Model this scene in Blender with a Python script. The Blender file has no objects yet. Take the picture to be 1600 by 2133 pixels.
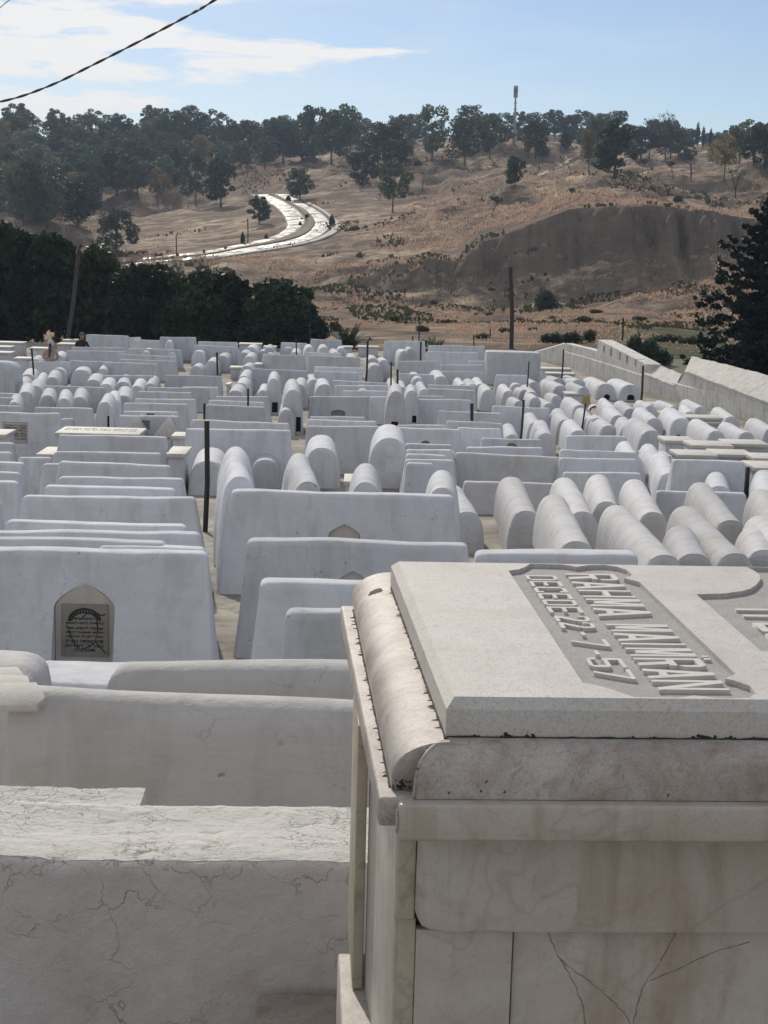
import bpy, bmesh, math, random
import numpy as np
from mathutils import Vector, Matrix, noise
from mathutils.geometry import tessellate_polygon

random.seed(7)
rng = np.random.default_rng(11)
S = bpy.context.scene
COL = S.collection
R = math.radians

# ------------------------------------------------------------------ camera
F, W, H = 3200.0, 1600.0, 2133.0
PITCH, ROLL = R(9.6), R(1.5)
cam_d = bpy.data.cameras.new("camera")
cam = bpy.data.objects.new("camera", cam_d)
COL.objects.link(cam)
cam_d.sensor_fit = 'VERTICAL'
cam_d.sensor_height = 36.0
cam_d.lens = F / H * 36.0
cam_d.clip_start, cam_d.clip_end = 0.05, 6000
CR = Matrix.Rotation(math.pi / 2 - PITCH, 3, 'X') @ Matrix.Rotation(ROLL, 3, 'Z')
cam.matrix_world = CR.to_4x4()
S.camera = cam

# ------------------------------------------------------------------ light
SUN_EL, SUN_AZ = R(33), R(-16)          # azimuth from +Y, negative = to the left
EXPOSURE = 0.0
S.view_settings.view_transform = 'Standard'
S.view_settings.look = 'None'
S.view_settings.gamma = 1.0
S.view_settings.exposure = EXPOSURE
sun_d = bpy.data.lights.new("sun", 'SUN')
sun_d.energy, sun_d.angle, sun_d.color = 3.2, R(1.2), (1.0, 0.92, 0.80)
sun = bpy.data.objects.new("sun", sun_d)
COL.objects.link(sun)
sdir = Vector((math.sin(SUN_AZ) * math.cos(SUN_EL), math.cos(SUN_AZ) * math.cos(SUN_EL), math.sin(SUN_EL)))
sun.rotation_euler = sdir.to_track_quat('Z', 'Y').to_euler()

world = bpy.data.worlds.new("World")
S.world = world
world.use_nodes = True
wn, wl = world.node_tree.nodes, world.node_tree.links
wn.clear()


def mk(nodes, t, **kw):
    n = nodes.new(t)
    for k, v in kw.items():
        if k.startswith('i_'):
            n.inputs[k[2:]].default_value = v
        else:
            setattr(n, k, v)
    return n


def wmath(op, a, b=None, c=None, clamp=False):
    n = wn.new('ShaderNodeMath')
    n.operation = op
    n.use_clamp = clamp
    for k, v in enumerate((a, b, c)):
        if v is None:
            continue
        if isinstance(v, (int, float)):
            n.inputs[k].default_value = v
        else:
            wl.new(v, n.inputs[k])
    return n.outputs[0]


sky = mk(wn, 'ShaderNodeTexSky', sky_type='NISHITA', sun_disc=False, sun_elevation=SUN_EL, sun_rotation=SUN_AZ)
sky.altitude, sky.air_density, sky.dust_density, sky.ozone_density = 400, 1.0, 0.25, 3.0
tc = wn.new('ShaderNodeTexCoord')
sx = wn.new('ShaderNodeSeparateXYZ')
wl.new(tc.outputs['Generated'], sx.inputs[0])
dx, dy, dz = sx.outputs
mp = mk(wn, 'ShaderNodeMapping')
mp.inputs['Scale'].default_value = (9, 9, 55)
wl.new(tc.outputs['Generated'], mp.inputs[0])
nz = mk(wn, 'ShaderNodeTexNoise', i_Scale=1.0, i_Detail=9.0, i_Roughness=0.6, i_Distortion=0.6)
wl.new(mp.outputs[0], nz.inputs['Vector'])
mp2 = mk(wn, 'ShaderNodeMapping')
mp2.inputs['Scale'].default_value = (26, 26, 120)
wl.new(tc.outputs['Generated'], mp2.inputs[0])
nz2 = mk(wn, 'ShaderNodeTexNoise', i_Scale=1.0, i_Detail=8.0, i_Roughness=0.6, i_Distortion=0.9)
wl.new(mp2.outputs[0], nz2.inputs['Vector'])


def cloud_band(z0, wd, x_edge, x_soft, amp):
    g = wmath('DIVIDE', wmath('SUBTRACT', dz, z0), wd)
    g = wmath('POWER', 2.718, wmath('MULTIPLY', wmath('MULTIPLY', g, g), -1.0))
    m = wmath('DIVIDE', wmath('SUBTRACT', x_edge, dx), x_soft, clamp=True)
    return wmath('MULTIPLY', wmath('MULTIPLY', g, m), amp)


dens = cloud_band(0.118, 0.013, 0.03, 0.16, 1.15)
for b in ((0.158, 0.014, -0.06, 0.08, 1.15), (0.134, 0.008, -0.10, 0.06, 0.55), (0.087, 0.008, -0.09, 0.10, 1.1),
          (0.1225, 0.0035, 0.03, 0.05, 0.8), (0.21, 0.03, -0.05, 0.2, 0.5), (0.104, 0.005, -0.08, 0.08, 0.5)):
    dens = wmath('ADD', dens, cloud_band(*b))
nn = wmath('ADD', wmath('MULTIPLY', wmath('SUBTRACT', nz.outputs[0], 0.5), 2.3), wmath('MULTIPLY', wmath('SUBTRACT', nz2.outputs[0], 0.5), 1.5))
leftness = wmath('MULTIPLY_ADD', dx, -0.45, -0.16)
dens = wmath('MULTIPLY', dens, wmath('MULTIPLY_ADD', nz.outputs[0], 2.4, -0.35))
dens = wmath('ADD', wmath('ADD', dens, wmath('MULTIPLY', nn, 0.75)), leftness)
mask = wmath('MULTIPLY', wmath('SUBTRACT', dens, 0.17), 2.0, clamp=True)
veil = wmath('MULTIPLY_ADD', nz.outputs[0], 0.5, wmath('MULTIPLY_ADD', dx, -0.6, -0.17), clamp=True)
mask = wmath('MAXIMUM', mask, veil)
mask = wmath('MULTIPLY', mask, wmath('MULTIPLY', wmath('ADD', dz, 0.02), 20.0, clamp=True))
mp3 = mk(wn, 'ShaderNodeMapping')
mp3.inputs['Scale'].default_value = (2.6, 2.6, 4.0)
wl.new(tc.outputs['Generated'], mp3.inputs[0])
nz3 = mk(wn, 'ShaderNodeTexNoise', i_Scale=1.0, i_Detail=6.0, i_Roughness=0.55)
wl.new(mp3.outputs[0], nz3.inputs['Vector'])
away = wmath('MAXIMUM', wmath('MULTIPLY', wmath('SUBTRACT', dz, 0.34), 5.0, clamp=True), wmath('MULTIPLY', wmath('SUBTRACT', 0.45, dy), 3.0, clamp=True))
fill_clouds = wmath('MULTIPLY', away, wmath('MULTIPLY', wmath('SUBTRACT', nz3.outputs[0], 0.28), 4.0, clamp=True))  # unseen cloud cover overhead and behind the camera, added as whiter fill light
fill_clouds = wmath('MULTIPLY', fill_clouds, 0.9)
hs = mk(wn, 'ShaderNodeHueSaturation', i_Hue=0.512, i_Saturation=0.98, i_Value=0.90)
wl.new(sky.outputs[0], hs.inputs['Color'])
mixc = mk(wn, 'ShaderNodeMix', data_type='RGBA')
wl.new(mask, mixc.inputs['Factor'])
wl.new(hs.outputs[0], mixc.inputs[6])
mixc.inputs[7].default_value = (9.3, 9.2, 9.1, 1)
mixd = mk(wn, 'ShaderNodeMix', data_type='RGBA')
wl.new(fill_clouds, mixd.inputs['Factor'])
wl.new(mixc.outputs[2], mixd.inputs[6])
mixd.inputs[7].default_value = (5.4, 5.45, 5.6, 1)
bg = mk(wn, 'ShaderNodeBackground')
bg.inputs['Strength'].default_value = 0.10
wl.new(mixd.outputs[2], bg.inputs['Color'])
wo = wn.new('ShaderNodeOutputWorld')
wl.new(bg.outputs[0], wo.inputs['Surface'])
world.cycles.sampling_method = 'AUTOMATIC'
S.cycles.max_bounces = 6
S.cycles.diffuse_bounces = 3
S.cycles.glossy_bounces = 2
S.cycles.transmission_bounces = 3
S.cycles.transparent_max_bounces = 6
S.cycles.volume_bounces = 0
S.cycles.use_denoising = True

# ------------------------------------------------------------------ rays and ground heights


def ray(px, py):
    return CR @ Vector(((px - W / 2) / F, -(py - H / 2) / F, -1.0))


def at(px, py, D):
    d = ray(px, py)
    return d * (D / d.y)


def lerp_knots(k, v):
    if v <= k[0][0]:
        (a, b), (c, d) = k[0], k[1]
    elif v >= k[-1][0]:
        (a, b), (c, d) = k[-2], k[-1]
    else:
        for i in range(len(k) - 1):
            if k[i][0] <= v <= k[i + 1][0]:
                (a, b), (c, d) = k[i], k[i + 1]
                break
    return b + (d - b) * (v - a) / (c - a)


GK = [(0, -1.75), (11.5, -2.62), (25, -3.68), (42, -4.42), (50, -4.38), (57, -4.12), (63, -4.0), (75, -4.0)]


def gz(D):
    return lerp_knots(GK, D)


def hit_ground(px, py, h=0.0):
    """distance along Y where the ray meets the cemetery ground raised by h"""
    d = ray(px, py)
    s = d.z / d.y
    lo, hi = 1.0, 75.0
    f = lambda D: s * D - (gz(D) + h)
    if f(hi) > 0:
        return hi
    for _ in range(50):
        m = (lo + hi) / 2
        if f(m) > 0:
            lo = m
        else:
            hi = m
    return (lo + hi) / 2


def project(P):
    q = CR.transposed() @ Vector(P)
    return (W / 2 + F * q.x / -q.z, H / 2 - F * q.y / -q.z)


# ------------------------------------------------------------------ materials
def mat(name):
    m = bpy.data.materials.new(name)
    m.use_nodes = True
    n, l = m.node_tree.nodes, m.node_tree.links
    return m, n, l, n['Principled BSDF']


def coords(n, l, kind='Object', scale=(1, 1, 1)):
    t = n.new('ShaderNodeTexCoord')
    mpn = n.new('ShaderNodeMapping')
    mpn.inputs['Scale'].default_value = scale
    l.new(t.outputs[kind], mpn.inputs[0])
    return mpn.outputs[0]


def tnoise(n, l, vec, scale, detail=6, rough=0.6, dist=0.0):
    t = mk(n, 'ShaderNodeTexNoise', i_Scale=scale, i_Detail=float(detail), i_Roughness=rough, i_Distortion=dist)
    l.new(vec, t.inputs['Vector'])
    return t.outputs[0]


def ramp(n, l, fac, stops):
    r = n.new('ShaderNodeValToRGB')
    e = r.color_ramp.elements
    while len(e) < len(stops):
        e.new(0.5)
    for el, (p, c) in zip(e, stops):
        el.position = p
        el.color = (*c, 1) if not isinstance(c, (int, float)) else (c, c, c, 1)
    l.new(fac, r.inputs[0])
    return r.outputs[0]


def mixrgb(n, l, fac, a, b, mode='MIX'):
    m = mk(n, 'ShaderNodeMix', data_type='RGBA', blend_type=mode)
    for sock, v in ((0, fac), (6, a), (7, b)):
        if isinstance(v, (int, float)):
            m.inputs[sock].default_value = v
        elif isinstance(v, tuple):
            m.inputs[sock].default_value = (*v, 1)
        else:
            l.new(v, m.inputs[sock])
    return m.outputs[2]


def bump(n, l, bsdf, hgt, strength, dist, prev=None):
    b = mk(n, 'ShaderNodeBump', i_Strength=strength, i_Distance=dist)
    l.new(hgt, b.inputs['Height'])
    if prev:
        l.new(prev, b.inputs['Normal'])
    l.new(b.outputs[0], bsdf.inputs['Normal'])
    return b.outputs[0]


def plaster(name, base, dark, grime=0.5, bumpy=1.0, vary=True):
    m, n, l, b = mat(name)
    v = coords(n, l)
    if vary:
        oi = n.new('ShaderNodeObjectInfo')
        ad = mk(n, 'ShaderNodeVectorMath', operation='MULTIPLY_ADD')
        l.new(oi.outputs['Random'], ad.inputs[0])
        ad.inputs[1].default_value = (37, 53, 29)
        l.new(v, ad.inputs[2])
        v = ad.outputs[0]
    st = n.new('ShaderNodeMapping')
    st.inputs['Scale'].default_value = (5, 5, 0.9)
    l.new(v, st.inputs[0])
    streak = tnoise(n, l, st.outputs[0], 1.2, 6, 0.65, 0.4)
    blot = tnoise(n, l, v, 1.9, 7, 0.62, 0.6)
    fine = tnoise(n, l, v, 26, 5, 0.7)
    c = mixrgb(n, l, ramp(n, l, streak, [(0.48, 0.0), (0.78, 1.0 * grime)]), base, dark)
    c = mixrgb(n, l, ramp(n, l, blot, [(0.5, 0.0), (0.75, 0.75 * grime)]), c, tuple(x * y for x, y in zip(dark, (1.03, 1.0, 0.93))))
    c = mixrgb(n, l, ramp(n, l, fine, [(0.62, 0.0), (0.8, 0.25)]), c, tuple(x * 0.8 for x in dark))
    # small chips, pits and faint hairline cracks in the wash
    spot = tnoise(n, l, v, 17, 3, 0.55)
    c = mixrgb(n, l, ramp(n, l, spot, [(0.715, 0.0), (0.745, 0.7)]), c, tuple(x * 0.55 for x in dark))
    wob = mk(n, 'ShaderNodeTexNoise', i_Scale=9.0, i_Detail=5.0)
    l.new(v, wob.inputs['Vector'])
    wv_ = mk(n, 'ShaderNodeVectorMath', operation='MULTIPLY_ADD')
    l.new(wob.outputs['Color'], wv_.inputs[0])
    wv_.inputs[1].default_value = (.22, .22, .22)
    l.new(v, wv_.inputs[2])
    hv = mk(n, 'ShaderNodeTexVoronoi', feature='DISTANCE_TO_EDGE', i_Scale=3.2)
    l.new(wv_.outputs[0], hv.inputs['Vector'])
    hm = mk(n, 'ShaderNodeMath', operation='MULTIPLY')
    l.new(ramp(n, l, hv.outputs['Distance'], [(0.0, 0.5), (0.010, 0.0)]), hm.inputs[0])
    l.new(ramp(n, l, tnoise(n, l, v, 1.7, 4, 0.6), [(0.54, 0.0), (0.64, 1.0)]), hm.inputs[1])
    c = mixrgb(n, l, hm.outputs[0], c, tuple(x * 0.4 for x in dark))
    lap = n.new('ShaderNodeMapping')
    lap.inputs['Scale'].default_value = (1.1, 1.1, 9)
    l.new(v, lap.inputs[0])
    brush = tnoise(n, l, lap.outputs[0], 2.2, 6, 0.7, 0.4)
    c = mixrgb(n, l, ramp(n, l, brush, [(0.5, 0.0), (0.75, 0.35)]), c, tuple(min(.8, x * 1.12) for x in base))
    if vary:
        hsn = n.new('ShaderNodeHueSaturation')
        mr = mk(n, 'ShaderNodeMapRange')
        mr.inputs[3].default_value, mr.inputs[4].default_value = 0.80, 1.06
        l.new(oi.outputs['Random'], mr.inputs[0])
        l.new(mr.outputs[0], hsn.inputs['Value'])
        l.new(c, hsn.inputs['Color'])
        c = hsn.outputs[0]
    l.new(c, b.inputs['Base Color'])
    b.inputs['Roughness'].default_value = 0.85
    b.inputs['Specular IOR Level'].default_value = 0.25
    p = bump(n, l, b, tnoise(n, l, v, 7, 6, 0.6), 0.45 * bumpy, 0.02)
    p = bump(n, l, b, brush, 0.3 * bumpy, 0.012, p)
    bump(n, l, b, tnoise(n, l, v, 60, 4, 0.7), 0.25 * bumpy, 0.004, p)
    return m


def marble(name, base, stain, vein, stain_amt=0.5, speck=0.5, scale=1.0, rough=0.5, ev=0.02, streak=0.0):
    m, n, l, b = mat(name)
    v = coords(n, l)
    big = tnoise(n, l, v, 3.2 * scale, 7, 0.62, 0.7)
    mid = tnoise(n, l, v, 14 * scale, 7, 0.7, 0.9)
    fine = tnoise(n, l, v, 90 * scale, 5, 0.75, 0.5)
    vn = tnoise(n, l, v, 2.4 * scale, 5, 0.5, 0.35)
    vm = mk(n, 'ShaderNodeMath', operation='SUBTRACT')
    l.new(vn, vm.inputs[0])
    vm.inputs[1].default_value = 0.5
    va = mk(n, 'ShaderNodeMath', operation='ABSOLUTE')
    l.new(vm.outputs[0], va.inputs[0])
    c = mixrgb(n, l, ramp(n, l, big, [(0.42, 0.0), (0.72, stain_amt)]), base, stain)
    c = mixrgb(n, l, ramp(n, l, mid, [(0.5, 0.0), (0.75, stain_amt * 0.8)]), c, tuple(x * 0.85 for x in stain))
    c = mixrgb(n, l, ramp(n, l, va.outputs[0], [(0.0, 0.38), (ev, 0.0)]), c, vein)
    c = mixrgb(n, l, ramp(n, l, fine, [(0.53, 0.0), (0.70, speck)]), c, tuple(x * 0.5 for x in stain))
    l.new(c, b.inputs['Base Color'])
    b.inputs['Roughness'].default_value = rough
    if streak:
        sm_ = n.new('ShaderNodeMapping')
        sm_.inputs['Scale'].default_value = (9, 9, 1.1)
        l.new(v, sm_.inputs[0])
        c = mixrgb(n, l, ramp(n, l, tnoise(n, l, sm_.outputs[0], 1.6, 6, 0.6, 0.5), [(0.5, 0.0), (0.68, streak)]), c, (0.25, 0.185, 0.13))
    grain = tnoise(n, l, v, 230 * scale ** .5, 4, 0.8, 0.3)
    pit = ramp(n, l, grain, [(0.36, 1.0), (0.48, 0.0)])
    pm = mk(n, 'ShaderNodeMath', operation='MULTIPLY')
    l.new(pit, pm.inputs[0])
    pm.inputs[1].default_value = min(1.0, speck * 0.9)
    c = mixrgb(n, l, pm.outputs[0], c, tuple(x * 0.6 for x in stain))
    l.new(c, b.inputs['Base Color'])
    p = bump(n, l, b, mid, 0.15, 0.01)
    p = bump(n, l, b, fine, 0.3, 0.003, p)
    bump(n, l, b, grain, min(1.0, 0.15 + speck * 0.7), 0.0016, p)
    return m


M = {}
M['lime'] = plaster("whitewash", (0.63, 0.65, 0.70), (0.43, 0.43, 0.435), 0.8, 1.2)
M['lime_old'] = plaster("weathered whitewash", (0.55, 0.545, 0.54), (0.38, 0.36, 0.33), 0.8, 1.5)
M['lime_grey'] = plaster("greyed whitewash", (0.585, 0.59, 0.605), (0.42, 0.405, 0.39), 0.75, 1.4)
M['wall'] = plaster("boundary wall render", (0.70, 0.69, 0.665), (0.34, 0.31, 0.27), 0.85, 1.5, False)
M['coping'] = plaster("rough coping mortar", (0.62, 0.605, 0.575), (0.40, 0.36, 0.30), 0.9, 3.0, False)
M['marble_top'] = marble("weathered pale marble", (0.57, 0.55, 0.52), (0.44, 0.385, 0.35), (0.5, 0.42, 0.38), 0.55, 0.6, 1.6, 0.6)
M['marble_mould'] = marble("stained moulding marble", (0.51, 0.475, 0.44), (0.23, 0.175, 0.15), (0.36, 0.28, 0.25), 0.85, 0.5, 2.6, 0.5, 0.02, 0.25)
M['marble_side'] = marble("veined cladding marble", (0.49, 0.46, 0.425), (0.34, 0.265, 0.20), (0.30, 0.24, 0.2), 0.7, 0.2, 0.75, 0.38, 0.006, 0.55)
M['marble_edge'] = marble("yellowed marble edge", (0.44, 0.39, 0.31), (0.30, 0.25, 0.18), (0.2, 0.17, 0.13), 0.5, 0.2, 3.0, 0.5)
M['recess'] = marble("pecked grey marble", (0.42, 0.415, 0.405), (0.27, 0.265, 0.26), (0.3, 0.3, 0.3), 0.5, 0.9, 3.0, 0.8)
M['letters'] = marble("raised letter marble", (0.62, 0.60, 0.57), (0.5, 0.47, 0.44), (0.5, 0.48, 0.46), 0.3, 0.2, 4.0, 0.7)
M['flagstone'] = marble("bleached flagstone", (0.60, 0.585, 0.55), (0.43, 0.395, 0.345), (0.4, 0.36, 0.3), 0.5, 0.4, 2.0, 0.7)
M['plaque'] = marble("grey plaque stone", (0.27, 0.262, 0.235), (0.19, 0.183, 0.165), (0.15, 0.15, 0.14), 0.6, 0.4, 4.0, 0.8)
M['niche'] = plaster("niche plaster", (0.52, 0.49, 0.45), (0.36, 0.33, 0.29), 0.6, 1.0, False)


def simple(name, col, rough=0.7, metal=0.0, nscale=8.0, var=0.35, bmp=0.2):
    m, n, l, b = mat(name)
    v = coords(n, l)
    t = tnoise(n, l, v, nscale, 6, 0.65, 0.3)
    l.new(mixrgb(n, l, ramp(n, l, t, [(0.35, 0.0), (0.7, 1.0)]), col, tuple(x * (1 - var) for x in col)), b.inputs['Base Color'])
    b.inputs['Roughness'].default_value = rough
    b.inputs['Metallic'].default_value = metal
    bump(n, l, b, t, bmp, 0.01)
    return m


M['iron'] = simple("black painted iron", (0.012, 0.012, 0.014), 0.5, 0.0, 20, 0.3)
M['rust'] = simple("rusted iron", (0.05, 0.038, 0.032), 0.8, 0.2, 20, 0.4)
M['wood_pole'] = simple("weathered pole wood", (0.06, 0.05, 0.042), 0.9, 0, 12, 0.4)
M['grey_pole'] = simple("grey pole timber", (0.065, 0.06, 0.058), 0.9, 0, 6, 0.4)
M['yellow'] = simple("faded ochre paint", (0.42, 0.29, 0.10), 0.7, 0, 15, 0.3)
M['cable'] = simple("grey cable jacket", (0.035, 0.037, 0.042), 0.6, 0, 30, 0.2)
M['ink'] = simple("dark engraved paint", (0.03, 0.03, 0.032), 0.8, 0, 30, 0.2)
M['ink_grey'] = simple("worn grey engraving", (0.22, 0.21, 0.20), 0.8, 0, 30, 0.4)
M['bark'] = simple("grey brown bark", (0.075, 0.06, 0.05), 0.95, 0, 5, 0.5, 0.5)
M['bark_pale'] = simple("pale gum bark", (0.16, 0.13, 0.105), 0.95, 0, 3, 0.5, 0.4)
M['steel'] = simple("galvanised mast steel", (0.32, 0.33, 0.34), 0.5, 0.3, 10, 0.2)
M['dark_hole'] = simple("near-black niche shade", (0.02, 0.02, 0.02), 0.95)  # near-black colour that paints the shade inside openings


def leafmat(name, a, b2, trans=0.3):
    m, n, l, b = mat(name)
    oi = n.new('ShaderNodeObjectInfo')
    v = coords(n, l)
    t = tnoise(n, l, v, 0.9, 4, 0.6)
    c = mixrgb(n, l, ramp(n, l, t, [(0.35, 0.0), (0.68, 1.0)]), a, b2)
    hsn = n.new('ShaderNodeHueSaturation')
    mr = mk(n, 'ShaderNodeMapRange')
    mr.inputs[3].default_value, mr.inputs[4].default_value = 0.6, 1.5
    l.new(oi.outputs['Random'], mr.inputs[0])
    l.new(mr.outputs[0], hsn.inputs['Value'])
    mr2 = mk(n, 'ShaderNodeMapRange')
    mr2.inputs[3].default_value, mr2.inputs[4].default_value = 0.455, 0.535
    ml = mk(n, 'ShaderNodeMath', operation='FRACT')
    mm = mk(n, 'ShaderNodeMath', operation='MULTIPLY')
    mm.inputs[1].default_value = 7.3
    l.new(oi.outputs['Random'], mm.inputs[0])
    l.new(mm.outputs[0], ml.inputs[0])
    l.new(ml.outputs[0], mr2.inputs[0])
    l.new(mr2.outputs[0], hsn.inputs['Hue'])
    l.new(c, hsn.inputs['Color'])
    l.new(hsn.outputs[0], b.inputs['Base Color'])
    b.inputs['Roughness'].default_value = 0.6
    b.inputs['Specular IOR Level'].default_value = 0.2
    tr = n.new('ShaderNodeBsdfTranslucent')
    l.new(hsn.outputs[0], tr.inputs['Color'])
    mx = n.new('ShaderNodeMixShader')
    mx.inputs[0].default_value = trans
    l.new(b.outputs[0], mx.inputs[1])
    l.new(tr.outputs[0], mx.inputs[2])
    l.new(mx.outputs[0], n['Material Output'].inputs['Surface'])
    return m


M['leaf_gum'] = leafmat("gum tree foliage", (0.078, 0.105, 0.068), (0.12, 0.145, 0.092))
M['leaf_dark'] = leafmat("dark evergreen foliage", (0.040, 0.060, 0.042), (0.060, 0.082, 0.054))
M['leaf_light'] = leafmat("yellowish foliage", (0.13, 0.12, 0.05), (0.17, 0.15, 0.07), 0.45)
M['leaf_hedge'] = leafmat("ficus foliage", (0.018, 0.031, 0.017), (0.038, 0.058, 0.026), 0.22)
M['leaf_conifer'] = leafmat("conifer foliage", (0.007, 0.012, 0.012), (0.012, 0.019, 0.016), 0.05)
M['leaf_bush'] = leafmat("scrub foliage", (0.06, 0.07, 0.035), (0.09, 0.095, 0.045))
M['leaf_palm'] = leafmat("palm leaflets", (0.03, 0.05, 0.02), (0.05, 0.075, 0.03))


# ------------------------------------------------------------------ mesh helpers
def link(name, me, m=None, parent=None):
    o = bpy.data.objects.new(name, me)
    COL.objects.link(o)
    if m is not None and me is not None:
        me.materials.append(m)
    if parent is not None:
        o.parent = parent
    return o


def mesh_from(name, verts, faces, smooth=None):
    me = bpy.data.meshes.new(name)
    me.from_pydata([tuple(v) for v in verts], [], [tuple(f) for f in faces])
    me.update()
    if smooth is not None:
        me.shade_smooth()
        me.set_sharp_from_angle(angle=R(smooth))
    return me


def tag(o, label, cat, group=None, kind=None):
    if label:
        o['label'] = label
    if cat:
        o['category'] = cat
    if group:
        o['group'] = group
    if kind:
        o['kind'] = kind
    return o


def empty(name, loc, rz=0.0):
    o = bpy.data.objects.new(name, None)
    o.empty_display_size = 0.2
    COL.objects.link(o)
    o.location = loc
    o.rotation_euler = (0, 0, rz)
    return o


def box_mesh(name, x0, x1, y0, y1, z0, z1, bev=0.0, seg=2, smooth=35):
    bm = bmesh.new()
    vs = [bm.verts.new((x, y, z)) for z in (z0, z1) for y in (y0, y1) for x in (x0, x1)]
    for f in ((0, 2, 3, 1), (4, 5, 7, 6), (0, 1, 5, 4), (2, 6, 7, 3), (0, 4, 6, 2), (1, 3, 7, 5)):
        bm.faces.new([vs[i] for i in f])
    if bev > 0:
        bmesh.ops.bevel(bm, geom=list(bm.edges), offset=bev, segments=seg, profile=0.5, affect='EDGES')
    bmesh.ops.recalc_face_normals(bm, faces=list(bm.faces))
    me = bpy.data.meshes.new(name)
    bm.to_mesh(me)
    bm.free()
    if smooth:
        me.shade_smooth()
        me.set_sharp_from_angle(angle=R(smooth))
    return me


def prism(name, poly, axis, a, b, bev=0.0, smooth=35):
    """poly: list of 2-D points swept along axis from a to b"""
    def p3(p, t):
        return {'x': (t, p[0], p[1]), 'y': (p[0], t, p[1]), 'z': (p[0], p[1], t)}[axis]
    bm = bmesh.new()
    A = [bm.verts.new(p3(p, a)) for p in poly]
    B = [bm.verts.new(p3(p, b)) for p in poly]
    n = len(poly)
    for i in range(n):
        bm.faces.new((A[i], A[(i + 1) % n], B[(i + 1) % n], B[i]))
    fa, fb = bm.faces.new(A[::-1]), bm.faces.new(B)
    if bev:
        bmesh.ops.bevel(bm, geom=list(set(fa.edges) | set(fb.edges)), offset=bev, segments=2, profile=0.5, affect='EDGES')
    bmesh.ops.recalc_face_normals(bm, faces=list(bm.faces))
    me = bpy.data.meshes.new(name)
    bm.to_mesh(me)
    bm.free()
    me.shade_smooth()
    me.set_sharp_from_angle(angle=R(smooth))
    return me


class MB:
    def __init__(s):
        s.v, s.f = [], []

    def tube(s, pts, radii, n=8, cap=True):
        pts = [Vector(p) for p in pts]
        base = len(s.v)
        up = Vector((0.13, 0.21, 0.97)).normalized()
        for i, p in enumerate(pts):
            t = (pts[min(i + 1, len(pts) - 1)] - pts[max(i - 1, 0)]).normalized()
            a = t.cross(up if abs(t.dot(up)) < 0.95 else Vector((1, 0, 0))).normalized()
            b = t.cross(a)
            r = radii[i] if isinstance(radii, (list, tuple)) else radii
            for k in range(n):
                th = 2 * math.pi * k / n
                s.v.append(p + a * math.cos(th) * r + b * math.sin(th) * r)
        for i in range(len(pts) - 1):
            for k in range(n):
                q = base + i * n
                s.f.append((q + k, q + (k + 1) % n, q + n + (k + 1) % n, q + n + k))
        if cap:
            s.f.append(tuple(base + k for k in range(n))[::-1])
            q = base + (len(pts) - 1) * n
            s.f.append(tuple(q + k for k in range(n)))

    def build(s, name, m, parent=None, smooth=50):
        return link(name, mesh_from(name, s.v, s.f, smooth), m, parent)


def cut(o, cutters):
    """carve real recesses out of a mesh, keeping the result as plain mesh data"""
    for c in cutters:
        md = o.modifiers.new("cut", 'BOOLEAN')
        md.operation, md.solver, md.object = 'DIFFERENCE', 'EXACT', c
    bpy.context.view_layer.update()
    dg = bpy.context.evaluated_depsgraph_get()
    me = bpy.data.meshes.new_from_object(o.evaluated_get(dg))
    o.modifiers.clear()
    o.data = me
    me.set_sharp_from_angle(angle=R(40))
    for c in cutters:
        cm = c.data
        bpy.data.objects.remove(c)
        bpy.data.meshes.remove(cm)


def text_mesh(txt, offset=0.0, extrude=0.0, spacing=1.0):
    cu = bpy.data.curves.new("t", 'FONT')
    cu.body = txt
    cu.align_x, cu.align_y = 'LEFT', 'BOTTOM_BASELINE'
    cu.offset, cu.extrude, cu.resolution_u = offset, extrude, 4
    cu.space_character = spacing
    o = bpy.data.objects.new("t", cu)
    COL.objects.link(o)
    bpy.context.view_layer.update()
    me = bpy.data.meshes.new_from_object(o.evaluated_get(bpy.context.evaluated_depsgraph_get()))
    bpy.data.objects.remove(o)
    bpy.data.curves.remove(cu)
    return me


def fit_text(txt, frame, offset=0.0, spacing=1.0):
    """text turned into a mesh whose box is mapped by frame(u, v, w), u and v in 0..1 along and up the line"""
    me = text_mesh(txt, offset, 0.5, spacing)
    co = np.empty(len(me.vertices) * 3)
    me.vertices.foreach_get('co', co)
    co = co.reshape(-1, 3)
    lo, hi = co.min(0), co.max(0)
    q = (co - lo) / np.maximum(hi - lo, 1e-6)
    for v, c in zip(me.vertices, q):
        v.co = frame(*c)
    me.update()
    return me


# ------------------------------------------------------------------ terrain beyond the cemetery
def vnoise(x, y, seed=0):
    xi, yi = np.floor(x).astype(int), np.floor(y).astype(int)
    xf, yf = x - xi, y - yi
    u, v = xf * xf * (3 - 2 * xf), yf * yf * (3 - 2 * yf)

    def h(a, b):
        n = (a * 374761393 + b * 668265263 + seed * 144665) & 0x7fffffff
        n = ((n ^ (n >> 13)) * 1274126177) & 0x7fffffff
        return ((n ^ (n >> 16)) & 0xffff) / 65535.0 * 2 - 1
    return (h(xi, yi) * (1 - u) + h(xi + 1, yi) * u) * (1 - v) + (h(xi, yi + 1) * (1 - u) + h(xi + 1, yi + 1) * u) * v


def fbm(x, y, o=4, seed=0):
    s, a = 0, 1.0
    for i in range(o):
        s = s + a * vnoise(x * 2 ** i, y * 2 ** i, seed + i * 17)
        a *= 0.5
    return s


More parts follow.
